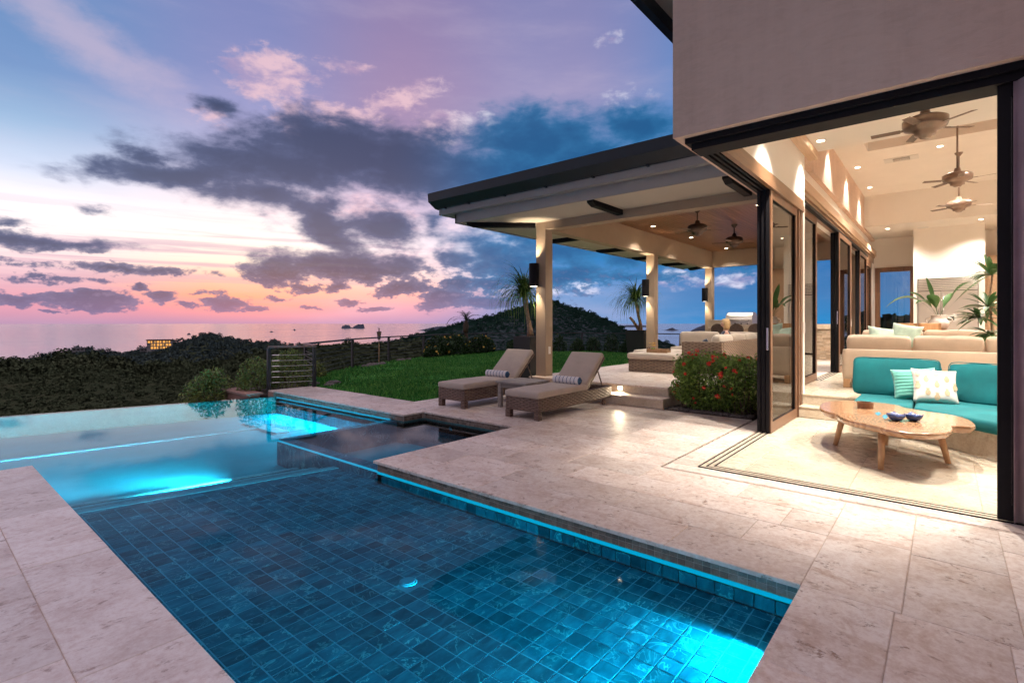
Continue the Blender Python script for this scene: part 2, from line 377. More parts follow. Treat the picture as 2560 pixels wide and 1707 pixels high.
def stone(name, lo, mid, hi, vein, stretch=(7, 1.2, 5), rough=0.45, veinamt=0.75, pits=0.55, tilevar=0.12, scale=1.0):
    """travertine: streaked veins and pits, each tile with its own tint and vein offset"""
    m, t, b, o = mat_new(name)
    r = rand01(t)
    pos = t.node('ShaderNodeNewGeometry').outputs['Position']
    off = t.node('ShaderNodeCombineXYZ'); t.link(t.math('MULTIPLY', r, 37.0), off.inputs[0]); t.link(t.math('MULTIPLY', r, 91.0), off.inputs[1]); t.link(t.math('MULTIPLY', r, 13.0), off.inputs[2])
    P = t.vmath('ADD', pos, off.outputs[0])
    Ps = t.mapping(P, scale=tuple(v * scale for v in stretch))
    cloud = t.noise(P, 2.2 * scale, 5, 0.6)
    Pm = t.mapping(P, scale=tuple((v * scale) ** 0.7 * 1.5 for v in stretch))
    n1 = t.noise(Ps, 0.9, 9, 0.74, 1.6)
    n2 = t.noise(Pm, 3.4, 8, 0.72, 0.8)
    col = t.ramp(cloud, [(0.3, lo), (0.5, mid), (0.72, hi)])
    v1 = t.math('MULTIPLY', t.smooth(n1, 0.54, 0.70), t.smooth(cloud, 0.40, 0.62))
    col = t.mix(t.math('MULTIPLY', v1, veinamt), col, vein)
    fine_ = t.noise(Pm, 12.0, 5, 0.7)
    blot = t.smooth(t.noise(Pm, 1.5, 8, 0.75, 0.8), 0.46, 0.70)
    col = t.mix(t.math('MULTIPLY', blot, veinamt * 0.55), col, vein)
    v2 = t.math('MULTIPLY', t.smooth(n2, 0.545, 0.64), t.smooth(fine_, 0.42, 0.58))
    col = t.mix(t.math('MULTIPLY', v2, pits), col, tuple(c * 0.62 for c in vein[:3]) + (1,))
    mot = t.noise(P, 26.0 * scale, 5, 0.75)
    col = t.mix(t.smooth(mot, 0.40, 0.72, 0.0, 0.42), col, vein)
    col = t.mix(t.smooth(mot, 0.52, 0.30, 0.0, 0.30), col, hi)
    hs = t.node('ShaderNodeHueSaturation'); t.link(col, hs.inputs['Color'])
    t.link(t.math('ADD', t.math('MULTIPLY', r, tilevar * 2), 1 - tilevar), hs.inputs['Value'])
    t.link(hs.outputs[0], b.inputs['Base Color'])
    t.link(t.math('ADD', t.math('MULTIPLY', n2, 0.3), rough - 0.12), b.inputs['Roughness'])
    bump(t, b, t.math('SUBTRACT', t.math('MULTIPLY', fine_, 0.25), v2), 0.25, 0.002)
    return m
def wood(name, lo, hi, axis='x', scale=1.0, rough=0.5, rough_var=0.15, ring=14.0):
    m, t, b, o = mat_new(name)
    r = rand01(t)
    pos = t.node('ShaderNodeNewGeometry').outputs['Position']
    off = t.node('ShaderNodeCombineXYZ'); t.link(t.math('MULTIPLY', r, 57.0), off.inputs[0]); t.link(t.math('MULTIPLY', r, 23.0), off.inputs[1])
    P = t.vmath('ADD', pos, off.outputs[0])
    st = {'x': (0.8, ring, ring), 'y': (ring, 0.8, ring), 'z': (ring, ring, 0.8)}[axis]
    n = t.noise(t.mapping(P, scale=tuple(v * scale for v in st)), 1.6, 7, 0.65, 1.2)
    col = t.ramp(n, [(0.3, lo), (0.7, hi)])
    hs = t.node('ShaderNodeHueSaturation'); t.link(col, hs.inputs['Color']); t.link(t.math('ADD', t.math('MULTIPLY', r, 0.36), 0.82), hs.inputs['Value'])
    t.link(hs.outputs[0], b.inputs['Base Color'])
    t.link(t.math('ADD', t.math('MULTIPLY', n, rough_var), rough - rough_var / 2), b.inputs['Roughness'])
    bump(t, b, n, 0.15, 0.003)
    return m
def fabric(name, col, rough=0.9, var=0.10, weave=420.0, sheen=0.25):
    m, t, b, o = mat_new(name)
    pos = t.node('ShaderNodeTexCoord').outputs['Object']
    nz = t.noise(pos, 3.0, 6, 0.65)
    lo = tuple(v * (1 - var) for v in col) + (1,); hi = tuple(min(1, v * (1 + var)) for v in col) + (1,)
    t.link(t.ramp(nz, [(0.3, lo), (0.7, hi)]), b.inputs['Base Color'])
    b.inputs['Roughness'].default_value = rough
    b.inputs['Sheen Weight'].default_value = sheen; b.inputs['Sheen Roughness'].default_value = 0.5
    h = t.math('ADD', t.noise(pos, weave, 1), t.math('MULTIPLY', t.noise(pos, 14, 4), 1.6))
    bump(t, b, h, 0.22, 0.004)
    return m
def glassy(name, tint, ior=1.45, rough=0.0, bmp=None):
    m = bpy.data.materials.new(name); m.use_nodes = True
    t = NT(m.node_tree); t.n.clear()
    out = t.node('ShaderNodeOutputMaterial')
    tr = t.node('ShaderNodeBsdfTransparent'); tr.inputs[0].default_value = (*tint, 1)
    gl = t.node('ShaderNodeBsdfGlossy'); gl.inputs['Roughness'].default_value = rough; gl.inputs[0].default_value = (0.86, 0.95, 1, 1) if bmp else (1, 1, 1, 1)
    fr = t.node('ShaderNodeFresnel'); fr.inputs['IOR'].default_value = ior
    mx = t.node('ShaderNodeMixShader')
    t.link(t.math('POWER', fr.outputs[0], 1.35) if bmp else fr.outputs[0], mx.inputs[0]); t.link(tr.outputs[0], mx.inputs[1]); t.link(gl.outputs[0], mx.inputs[2]); t.link(mx.outputs[0], out.inputs[0])
    if bmp:
        pos = t.node('ShaderNodeNewGeometry').outputs['Position']
        h = t.noise(t.mapping(pos, rot=(0, 0, 0.3), scale=(bmp[0], bmp[0] * 0.45, 1)), 1.0, 3, 0.5)
        n = t.node('ShaderNodeBump'); n.inputs['Strength'].default_value = bmp[1]; n.inputs['Distance'].default_value = 0.02
        t.link(h, n.inputs['Height'])
        t.link(n.outputs[0], gl.inputs['Normal']); t.link(n.outputs[0], fr.inputs['Normal'])
    return m
def emit(name, col, strength):
    m = bpy.data.materials.new(name); m.use_nodes = True
    t = NT(m.node_tree); t.n.clear()
    o = t.node('ShaderNodeOutputMaterial'); e = t.node('ShaderNodeEmission'); e.inputs[0].default_value = (*col, 1); e.inputs[1].default_value = strength
    t.link(e.outputs[0], o.inputs[0]); return m
def leafy(name, lo, hi, rough=0.5, trans=0.25, vs=3.0, up=0.0):
    m, t, b, o = mat_new(name)
    gi = t.node('ShaderNodeNewGeometry')
    n = t.noise(gi.outputs['Position'], vs, 3, 0.6)
    f = t.math('ADD', t.math('MULTIPLY', gi.outputs['Random Per Island'], 0.6 if up == 0 else 0.16), t.math('MULTIPLY', n, 0.5 if up == 0 else 0.85))
    c = t.ramp(f, [(0.15, (*lo, 1)), (0.85, (*hi, 1))])
    t.link(c, b.inputs['Base Color']); b.inputs['Roughness'].default_value = rough
    b.inputs['Specular IOR Level'].default_value = 0.3 if up == 0 else 0.0
    if up > 0: t.link(t.vmath('NORMALIZE', t.vmath('ADD', t.vmath('SCALE', gi.outputs['Normal'], scale=1 - up), (0, 0, up))), b.inputs['Normal'])
    if trans > 0:
        tl = t.node('ShaderNodeBsdfTranslucent'); t.link(c, tl.inputs[0])
        mx = t.node('ShaderNodeMixShader'); mx.inputs[0].default_value = trans
        t.link(b.outputs[0], mx.inputs[1]); t.link(tl.outputs[0], mx.inputs[2]); t.link(mx.outputs[0], o.inputs[0])
    return m
def wicker_mat(name, dark, light, sc_=70.0):
    m, t, b, o = mat_new(name)
    g = t.node('ShaderNodeTexCoord').outputs['Object']
    s3 = t.node('ShaderNodeSeparateXYZ'); t.link(g, s3.inputs[0])
    u = t.math('ADD', s3.outputs[0], s3.outputs[1]); v = s3.outputs[2]
    row = t.math('FLOOR', t.math('MULTIPLY', v, sc_))
    ph = t.math('MULTIPLY', row, math.pi)
    hw = t.math('ABSOLUTE', t.math('SINE', t.math('MULTIPLY', v, sc_ * math.pi)))
    vw = t.math('SINE', t.math('ADD', t.math('MULTIPLY', u, sc_ * 1.35), ph))
    h = t.math('MULTIPLY', hw, t.math('MULTIPLY_ADD', vw, 0.4, 0.6))
    nz = t.noise(t.mapping(g, scale=(8, 8, 60)), 2.0, 4, 0.6)
    nb = t.noise(g, 5.0, 3, 0.6)
    c = t.ramp(t.math('ADD', t.math('MULTIPLY', nz, 0.8), t.math('MULTIPLY', nb, 0.25)), [(0.3, (*dark, 1)), (0.75, (*light, 1))])
    c = t.mix(t.smooth(h, 0.0, 0.4, 0.75, 0.0), c, tuple(x * 0.25 for x in dark) + (1,))
    t.link(c, b.inputs['Base Color']); b.inputs['Roughness'].default_value = 0.55
    bump(t, b, h, 0.9, 0.012)
    return m
M = {}
M['stucco'] = plain('white stucco', (0.59, 0.43, 0.34), 0.85, var=0.10, vscale=1.1, bmp=0.25, bscale=180, bdist=0.002)
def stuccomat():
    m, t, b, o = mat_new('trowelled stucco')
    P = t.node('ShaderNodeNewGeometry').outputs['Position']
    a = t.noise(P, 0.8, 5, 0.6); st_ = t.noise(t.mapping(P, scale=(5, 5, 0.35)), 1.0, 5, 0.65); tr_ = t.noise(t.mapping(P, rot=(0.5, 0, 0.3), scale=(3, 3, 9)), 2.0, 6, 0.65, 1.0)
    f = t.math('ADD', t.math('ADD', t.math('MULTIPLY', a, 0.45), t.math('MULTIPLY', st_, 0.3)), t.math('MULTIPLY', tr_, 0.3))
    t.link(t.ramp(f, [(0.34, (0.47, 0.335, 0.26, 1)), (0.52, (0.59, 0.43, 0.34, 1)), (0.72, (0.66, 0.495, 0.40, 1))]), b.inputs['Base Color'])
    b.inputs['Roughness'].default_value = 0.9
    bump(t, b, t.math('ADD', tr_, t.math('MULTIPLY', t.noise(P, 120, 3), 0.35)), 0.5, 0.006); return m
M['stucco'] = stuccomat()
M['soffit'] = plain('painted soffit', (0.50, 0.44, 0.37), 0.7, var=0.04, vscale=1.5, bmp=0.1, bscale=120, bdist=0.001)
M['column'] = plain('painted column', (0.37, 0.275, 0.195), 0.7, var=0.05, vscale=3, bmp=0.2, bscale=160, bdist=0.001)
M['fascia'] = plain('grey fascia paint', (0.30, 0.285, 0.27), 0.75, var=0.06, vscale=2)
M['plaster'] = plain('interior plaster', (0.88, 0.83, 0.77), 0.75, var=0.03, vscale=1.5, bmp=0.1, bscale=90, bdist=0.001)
M['black'] = plain('black aluminium', (0.012, 0.011, 0.013), 0.6, metal=0.0, var=0.2, vscale=3, rv=0.1)
M['gutter'] = plain('dark roof metal', (0.010, 0.018, 0.026), 0.45, metal=0.0, var=0.25, vscale=2, rv=0.15)
M['steel'] = plain('stainless steel', (0.74, 0.70, 0.66), 0.36, metal=1.0)
M['chrome'] = plain('polished metal', (0.75, 0.75, 0.76), 0.15, metal=1.0)
M['cable'] = plain('steel cable', (0.5, 0.5, 0.52), 0.35, metal=0.9)
M['cabled'] = plain('dull steel cable', (0.16, 0.17, 0.19), 0.5, metal=0.7)
M['fencep'] = plain('fence post paint', (0.035, 0.033, 0.036), 0.5, var=0.2)
M['rail'] = wood('fence rail wood', (0.14, 0.07, 0.05, 1), (0.24, 0.13, 0.10, 1), 'x', 1, 0.45)
M['trav'] = stone('travertine paving', (0.65, 0.535, 0.46, 1), (0.79, 0.69, 0.615, 1), (0.87, 0.80, 0.735, 1), (0.46, 0.28, 0.19, 1), (2.6, 1.5, 2.6), veinamt=0.95, pits=0.95, tilevar=0.13)
M['travx'] = stone('travertine paving cross cut', (0.66, 0.58, 0.54, 1), (0.80, 0.735, 0.70, 1), (0.87, 0.82, 0.79, 1), (0.52, 0.36, 0.31, 1), (1.5, 2.8, 3), veinamt=0.95, pits=0.8, tilevar=0.10)
M['travs'] = stone('smooth travertine', (0.55, 0.47, 0.36, 1), (0.66, 0.58, 0.46, 1), (0.74, 0.67, 0.56, 1), (0.44, 0.31, 0.19, 1), (4, 1.6, 4), rough=0.26, veinamt=0.6, pits=0.4, tilevar=0.06)
M['grout'] = plain('grout', (0.56, 0.45, 0.37), 0.95, var=0.3, vscale=20)
M['poolgrout'] = plain('pool grout', (0.38, 0.58, 0.66), 0.9, var=0.15, vscale=8)
M['mosaic'] = stone('waterline mosaic', (0.20, 0.145, 0.11, 1), (0.29, 0.215, 0.165, 1), (0.38, 0.29, 0.23, 1), (0.12, 0.08, 0.06, 1), (6, 3, 9), rough=0.3, tilevar=0.3, scale=2.0)
M['nosing'] = plain('pale step tile', (0.55, 0.60, 0.62), 0.5, var=0.1, vscale=12)
M['deep'] = plain('pool plaster', (0.07, 0.42, 0.46), 0.8, var=0.15, vscale=1.5)
M['water'] = glassy('pool water', (0.22, 0.74, 0.92), 1.24, 0.03, (0.9, 0.05))
M['glass'] = glassy('clear glass', (0.95, 0.97, 0.96), 1.45)
M['dwood'] = wood('dark teak', (0.095, 0.043, 0.022, 1), (0.21, 0.10, 0.052, 1), 'z', 1, 0.4)
M['dwoodx'] = wood('dark teak lengthwise', (0.14, 0.07, 0.035, 1), (0.28, 0.15, 0.08, 1), 'x', 1, 0.35)
M['lwood'] = wood('pale wood trim', (0.42, 0.27, 0.17, 1), (0.58, 0.40, 0.27, 1), 'x', 1, 0.4)
M['ceil'] = wood('ceiling planks', (0.12, 0.045, 0.018, 1), (0.27, 0.12, 0.052, 1), 'x', 1, 0.35)
M['gwood'] = wood('weathered grey wood', (0.22, 0.20, 0.185, 1), (0.42, 0.39, 0.36, 1), 'y', 1.2, 0.75)
M['leg'] = wood('table leg wood', (0.42, 0.23, 0.11, 1), (0.60, 0.36, 0.19, 1), 'z', 1, 0.4)
M['taupe'] = fabric('taupe lounger fabric', (0.47, 0.385, 0.32))
M['beige'] = fabric('beige sofa fabric', (0.56, 0.43, 0.32))
M['cream'] = fabric('cream outdoor fabric', (0.58, 0.50, 0.42))
M['turq'] = fabric('turquoise fabric', (0.0, 0.125, 0.14), var=0.2, sheen=0.0)
M['mint'] = fabric('mint quilt', (0.12, 0.38, 0.32))
M['sage'] = fabric('sage patterned fabric', (0.42, 0.55, 0.45), var=0.35)
M['white'] = fabric('white linen', (0.66, 0.61, 0.56), var=0.05)
M['navy'] = fabric('navy fabric', (0.02, 0.035, 0.07))
M['curtain'] = fabric('plum curtain', (0.24, 0.16, 0.19), var=0.2, sheen=0.4)
M['gold'] = plain('gold print', (0.50, 0.37, 0.24), 0.45, var=0.3, vscale=140)
M['wicker'] = wicker_mat('brown wicker', (0.07, 0.042, 0.033), (0.34, 0.225, 0.17), 36)
M['wickerl'] = wicker_mat('natural wicker', (0.12, 0.078, 0.052), (0.44, 0.31, 0.215), 30)
M['pot'] = plain('charcoal planter', (0.012, 0.012, 0.013), 0.45, var=0.15)
M['ceramic'] = plain('white ceramic', (0.72, 0.66, 0.60), 0.2, var=0.08, coat=0.4)
M['bluecer'] = plain('blue glazed ceramic', (0.03, 0.06, 0.19), 0.15, var=0.5, vscale=30, coat=0.5)
M['bark'] = plain('pale bark', (0.34, 0.23, 0.15), 0.85, var=0.35, vscale=25, bmp=0.6, bscale=60, bdist=0.01)
M['dbark'] = plain('dark bark', (0.10, 0.07, 0.05), 0.9, var=0.3, vscale=25, bmp=0.6, bscale=50, bdist=0.01)
M['leafp'] = leafy('ponytail leaves', (0.035, 0.085, 0.02), (0.16, 0.27, 0.06))
M['leafd'] = leafy('dark shrub leaves', (0.012, 0.032, 0.012), (0.05, 0.10, 0.03))
M['leafg'] = leafy('hedge leaves', (0.05, 0.13, 0.024), (0.30, 0.45, 0.10))
M['leafy'] = leafy('yellow green leaves', (0.07, 0.115, 0.025), (0.27, 0.32, 0.09))
M['leafi'] = leafy('indoor leaves', (0.02, 0.06, 0.02), (0.09, 0.19, 0.06), rough=0.35, trans=0.15)
M['forest'] = leafy('forest leaves', (0.045, 0.072, 0.040), (0.125, 0.142, 0.080), trans=0.0, vs=0.045, up=0.93)
M['forest2'] = leafy('ridge forest leaves', (0.050, 0.080, 0.082), (0.105, 0.145, 0.135), trans=0.0, vs=0.02, up=0.92)  # blue-grey of distance haze put into the leaf colour
M['forestb'] = leafy('far forest leaves', (0.014, 0.046, 0.038), (0.046, 0.10, 0.072), trans=0.0, vs=0.02, up=0.92)
def hillmat():
    m, t, b, o = mat_new('hill scrub')
    P = t.node('ShaderNodeNewGeometry').outputs['Position']
    a = t.noise(P, 0.035, 5, 0.6); c = t.noise(P, 0.9, 6, 0.7)
    f = t.math('ADD', t.math('MULTIPLY', a, 0.6), t.math('MULTIPLY', c, 0.45))
    t.link(t.ramp(f, [(0.3, (0.026, 0.044, 0.026, 1)), (0.5, (0.058, 0.072, 0.040, 1)), (0.72, (0.10, 0.095, 0.058, 1))]), b.inputs['Base Color'])
    b.inputs['Roughness'].default_value = 1.0; b.inputs['Specular IOR Level'].default_value = 0.0
    bump(t, b, c, 0.9, 0.6); return m
M['hill'] = hillmat()
M['hillb'] = plain('far hill scrub', (0.010, 0.026, 0.026), 0.95, var=0.4, vscale=0.03)
M['rock'] = plain('rock', (0.16, 0.14, 0.13), 0.9, var=0.4, vscale=6, bmp=0.5, bscale=12, bdist=0.03)
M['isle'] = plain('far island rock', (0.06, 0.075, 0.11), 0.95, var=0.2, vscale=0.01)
M['soil'] = plain('soil', (0.07, 0.05, 0.04), 0.95, var=0.4, vscale=9, bmp=0.6, bscale=25, bdist=0.02)
M['terra'] = plain('pink stone ledge', (0.40, 0.23, 0.18), 0.8, var=0.2, vscale=5)
M['red'] = plain('red petals', (0.75, 0.05, 0.03), 0.5, var=0.25, vscale=20)
M['yellow'] = plain('yellow petals', (0.75, 0.48, 0.08), 0.5, var=0.2, vscale=20)
M['plate'] = plain('white plastic', (0.75, 0.72, 0.68), 0.4)
M['slot'] = plain('dark slot', (0.03, 0.03, 0.03), 0.6)
M['fan'] = plain('bronze fan metal', (0.10, 0.065, 0.05), 0.35, metal=0.6, var=0.15)
M['fanb'] = plain('bronze fan, pale', (0.20, 0.135, 0.10), 0.3, metal=0.5, var=0.15)
M['blade'] = wood('fan blade wood', (0.10, 0.06, 0.04, 1), (0.17, 0.10, 0.07, 1), 'x', 1, 0.45)
M['lampw'] = emit('lamp lens warm', (1.0, 0.82, 0.58), 28.0)
M['lamps'] = emit('sconce lens', (1.0, 0.84, 0.62), 9.0)
M['led'] = emit('waterline light', (0.0, 0.56, 0.80), 0.72)  # glow of the wet waterline as emission, not a lamp
for n_ in M['black'].node_tree.nodes:
    if n_.type == 'BSDF_PRINCIPLED': n_.inputs['Specular IOR Level'].default_value = 0.12
M['poollens'] = emit('pool lamp lens', (0.55, 1.0, 1.0), 7.0)
M['winlit'] = emit('lit window', (1.0, 0.45, 0.10), 0.9)

def slate():
    m, t, b, o = mat_new('slate pool tile')
    r = rand01(t)
    pos = t.node('ShaderNodeNewGeometry').outputs['Position']
    off = t.node('ShaderNodeCombineXYZ'); t.link(t.math('MULTIPLY', r, 47.0), off.inputs[0]); t.link(t.math('MULTIPLY', r, 71.0), off.inputs[1])
    P = t.vmath('ADD', pos, off.outputs[0])
    n1 = t.noise(t.mapping(P, rot=(0, 0, 0.4), scale=(3, 8, 3)), 1.5, 6, 0.65, 0.5)
    col = t.ramp(n1, [(0.28, (0.012, 0.09, 0.125, 1)), (0.5, (0.035, 0.18, 0.235, 1)), (0.75, (0.12, 0.37, 0.43, 1))])  # teal cast of the pool light is put into the slate colour
    # thin pale veins: level lines of a warped noise, only in patches
    n2 = t.noise(P, 6.0, 4, 0.6, 1.2)
    vein = t.smooth(t.math('ABSOLUTE', t.math('SUBTRACT', n2, 0.5)), 0.026, 0.0)
    patch = t.smooth(t.noise(P, 4.0, 2, 0.5), 0.44, 0.60)
    speck = t.math('MULTIPLY', t.smooth(t.noise(P, 60, 4, 0.7), 0.60, 0.70), t.smooth(t.noise(P, 7, 3), 0.50, 0.66))
    f = t.math('ADD', t.math('MULTIPLY', vein, patch), t.math('MULTIPLY', speck, 0.55), clamp=True)
    col = t.mix(t.math('MULTIPLY', f, 0.9), col, (0.50, 0.62, 0.62, 1))
    hs = t.node('ShaderNodeHueSaturation'); t.link(col, hs.inputs['Color']); t.link(t.math('ADD', t.math('MULTIPLY', r, 0.75), 0.6), hs.inputs['Value'])
    t.link(hs.outputs[0], b.inputs['Base Color']); b.inputs['Roughness'].default_value = 0.5
    bump(t, b, n1, 0.1, 0.003)
    return m
M['slate'] = slate()
def grassmat(name, blades):
    m, t, b, o = mat_new(name)
    g = t.node('ShaderNodeNewGeometry')
    big = t.noise(g.outputs['Position'], 0.45, 5, 0.65); sm = t.noise(t.mapping(g.outputs['Position'], scale=(1, 1, 1)), 30, 4, 0.7)
    f = t.math('ADD', t.math('MULTIPLY', big, 0.5), t.math('MULTIPLY', sm, 0.5))
    if blades: f = t.math('ADD', t.math('MULTIPLY', f, 0.6), t.math('MULTIPLY', g.outputs['Random Per Island'], 0.4))
    c = t.ramp(f, [(0.32, (0.018, 0.14, 0.02, 1)), (0.52, (0.06, 0.31, 0.045, 1)), (0.70, (0.20, 0.47, 0.09, 1))])
    t.link(c, b.inputs['Base Color']); b.inputs['Roughness'].default_value = 0.8; b.inputs['Specular IOR Level'].default_value = 0.15
    if not blades: bump(t, b, sm, 0.8, 0.03)
    else: t.link(t.vmath('NORMALIZE', t.vmath('ADD', t.vmath('SCALE', g.outputs['Normal'], scale=0.3), (0, 0, 0.7))), b.inputs['Normal'])
    return m
M['lawn'] = grassmat('lawn soil', False); M['grass'] = grassmat('grass blades', True)
def seamat():
    m, t, b, o = mat_new('sea water')
    pos = t.node('ShaderNodeNewGeometry').outputs['Position']
    n = t.noise(t.mapping(pos, rot=(0, 0, 0.87), scale=(0.0002, 0.0016, 1)), 1.0, 5, 0.6)
    t.link(t.ramp(n, [(0.3, (0.19, 0.235, 0.34, 1)), (0.7, (0.28, 0.31, 0.41, 1))]), b.inputs['Base Color'])
    t.link(t.math('ADD', t.math('MULTIPLY', n, 0.12), 0.08), b.inputs['Roughness'])
    b.inputs['IOR'].default_value = 1.33
    h = t.noise(t.mapping(pos, rot=(0, 0, 0.87), scale=(0.004, 0.03, 1)), 1.0, 4, 0.6)
    bump(t, b, h, 0.08, 1.0)
    return m
M['sea'] = seamat()

# ---------------------------------------------------------------- sea
SEAZ = -110.0
sv = []; NA = 48
for rr_ in (300, 1500, 6000, 20000, 70000):
    for k in range(NA): sv.append((rr_ * math.cos(2 * math.pi * k / NA), rr_ * math.sin(2 * math.pi * k / NA), SEAZ))
sf = []
for i in range(4):
    for k in range(NA): sf.append((i * NA + k, (i + 1) * NA + k, (i + 1) * NA + (k + 1) % NA, i * NA + (k + 1) % NA))
sea = MB().add(sv, sf).build('sea', M['sea']); tag(sea, 'calm lilac sea reaching to the horizon', 'sea', kind='structure')

# ---------------------------------------------------------------- hills: ridges in azimuth (deg), elevation of crest (deg), distance
def azelpx(px, py):
    r_ = (px - 1280) / 1290.0; u_ = (807 - py) / 1290.0
    return 40.06 - math.degrees(math.atan(r_)), math.degrees(math.atan2(u_, math.hypot(1, r_)))
def fbm(x, y, seed, oct_=4):
    rs = np.random.RandomState(seed); out = np.zeros_like(x); a = 1.0
    for i in range(oct_):
        f = 2.0 ** i
        for _ in range(3):
            th = rs.uniform(0, 6.28); ph = rs.uniform(0, 6.28)
            out += a * np.sin((x * math.cos(th) + y * math.sin(th)) * f + ph) / 3
        a *= 0.5
    return out
HILLS = {}
def hill(name, crest, Dr, Df, Db, zf, label, mat, seed, bumpa, na=150, nf=36, nb=10, power=1.0, ddist=None, cover=0.0):
    az_ = np.array([c[0] for c in crest]); el_ = np.array([c[1] for c in crest])
    o_ = np.argsort(az_); az_ = az_[o_]; el_ = el_[o_]
    A = np.linspace(az_[0], az_[-1], na); E_ = np.interp(A, az_, el_)
    D_r = Dr + (ddist(A) if ddist else 0 * A)
    zr = 1.5 + np.tan(np.radians(E_)) * D_r - cover
    rows = []
    for s_ in np.concatenate([np.linspace(0, 1, nf), 1 + np.linspace(0, 1, nb + 1)[1:]]):
        if s_ <= 1:
            D = Df + (D_r - Df) * s_; z = zf + (zr - zf) * (s_ ** power)
        else:
            q = s_ - 1; D = D_r + (Db - D_r) * q; z = zr + (SEAZ - 12 - zr) * (q ** 0.8)
        X_ = D * np.cos(np.radians(A)); Y_ = D * np.sin(np.radians(A))
        fade = min(1, s_ * 5) * (1.0 - 0.75 * math.exp(-((s_ - 1) / 0.06) ** 2))
        z = z + bumpa * fade * fbm(X_ / (Dr * 0.11), Y_ / (Dr * 0.11), seed)
        rows.append(np.stack([X_, Y_, z], 1))
    G = np.stack(rows); n_s = G.shape[0]
    idx = np.arange(n_s * na).reshape(n_s, na)
    F = np.stack([idx[:-1, :-1], idx[:-1, 1:], idx[1:, 1:], idx[1:, :-1]], -1).reshape(-1, 4)
    ob = np_mesh(name, G.reshape(-1, 3), F, mat, smooth=True)
    tag(ob, label, 'hill', kind='structure')
    HILLS[label] = G
    return G
def clumps(G, count, rmin, rmax, quads, seed, smin=0.0, smax=0.72, lift=0.5, flat=0.75, leaf=0.55, bias=1.0, near=1.0):
    """leaf clumps scattered over a hill grid; returns vertices and quads"""
    rs = np.random.RandomState(seed); ns, na, _ = G.shape
    s = (smin + (smax - smin) * rs.rand(count) ** bias) * (ns - 1); a = rs.rand(count) * (na - 1.001)
    i = np.minimum(s.astype(int), ns - 2); j = a.astype(int); fs = (s - i)[:, None]; fa = (a - j)[:, None]
    P = (G[i, j] * (1 - fs) + G[i + 1, j] * fs) * (1 - fa) + (G[i, j + 1] * (1 - fs) + G[i + 1, j + 1] * fs) * fa
    rad = (rmin + (rmax - rmin) * rs.rand(count) ** 2) * (near + (1 - near) * np.minimum(1, s / (0.78 * (ns - 1))))
    d = rs.normal(size=(count, quads, 3)); d /= np.linalg.norm(d, axis=2, keepdims=True)
    d *= (0.35 + 0.65 * rs.rand(count, quads, 1) ** 0.5); d[..., 2] = np.abs(d[..., 2]) * flat
    c = P[:, None, :] + d * rad[:, None, None]; c[..., 2] += (rad * (lift - 0.5))[:, None]
    nrm = d + rs.normal(size=d.shape) * 0.6; nrm /= np.linalg.norm(nrm, axis=2, keepdims=True)
    t1 = np.cross(nrm, rs.normal(size=d.shape)); t1 /= np.linalg.norm(t1, axis=2, keepdims=True)
    t2 = np.cross(nrm, t1)
    sz = (rad[:, None] * leaf * (0.6 + 0.8 * rs.rand(count, quads)))[..., None]
    V = np.stack([c - t1 * sz - t2 * sz * .55, c + t1 * sz * .4 - t2 * sz * .8, c + t1 * sz + t2 * sz * .5, c - t1 * sz * .5 + t2 * sz * .9], 2).reshape(-1, 3)
    F = np.arange(len(V)).reshape(-1, 4)
    return V, F
def forest(name, label, mat, sets):
    Vs = []; Fs = []; b = 0
    for V, F in sets: Vs.append(V); Fs.append(F + b); b += len(V)
    o = np_mesh(name, np.concatenate(Vs), np.concatenate(Fs), mat)
    return tag(o, label, 'forest', kind='stuff')
cr = [(-60, 922), (0, 914), (89, 908), (167, 898), (238, 894), (298, 902), (345, 913), (402, 902), (447, 895), (566, 890), (625, 872), (700, 861), (767, 857), (868, 848), (930, 852), (990, 850), (1060, 844)]
g1 = hill('hill', [azelpx(*c) for c in cr], 170, 30, 330, -9.0, 'near dark scrub hillside below the pool edge', M['hill'], 3, 3.0, na=170, nf=44, power=0.72, cover=0.9)
cr = [(-60, 906), (0, 900), (36, 895), (98, 886), (143, 879), (179, 868), (214, 868), (262, 873), (298, 879), (322, 879), (328, 874), (351, 868), (372, 865), (432, 850), (465, 848), (488, 839), (512, 832), (536, 835), (566, 844), (605, 852), (643, 855), (655, 856), (682, 851), (720, 860), (800, 866), (900, 874)]
g2 = hill('hill', [azelpx(*c) for c in cr], 700, 330, 1100, -62.0, 'forested ridge with the lit building above the sea', M['hill'], 5, 4.0, na=200, nf=30, power=0.8, cover=3.2)
cr = [(930, 858), (990, 850), (1030, 838), (1077, 826), (1110, 818), (1142, 808), (1181, 799), (1217, 789), (1258, 780), (1310, 763), (1360, 750), (1385, 750), (1416, 762), (1452, 771), (1482, 780), (1515, 793), (1538, 805), (1556, 817), (1577, 827), (1640, 846), (1720, 872)]
g3 = hill('hill', [azelpx(*c) for c in cr], 520, 70, 900, -22.0, 'tall dark wooded hill behind the lawn fence', M['hillb'], 9, 4.0, na=200, nf=44, power=1.25, cover=1.2)
cr = [(1980, 835), (2060, 806), (2110, 792), (2150, 786), (2200, 777), (2240, 781), (2290, 772), (2400, 770), (2600, 772)]
g4 = hill('hill', [azelpx(*c) for c in cr], 320, 60, 500, -14.0, 'dark wooded hill seen through the far glass door', M['hillb'], 15, 3.0, na=90, nf=24, power=1.2, cover=5.0)
forest('forest', 'dense brush covering the near dark hillside', M['forest'], [clumps(g1, 15000, 0.4, 1.15, 20, 21, 0.0, 0.82, bias=0.9, leaf=.20, near=.3, flat=.42), clumps(g1, 420, 0.9, 2.0, 90, 22, 0.45, 0.81, 0.7, 1.1, leaf=.13)])
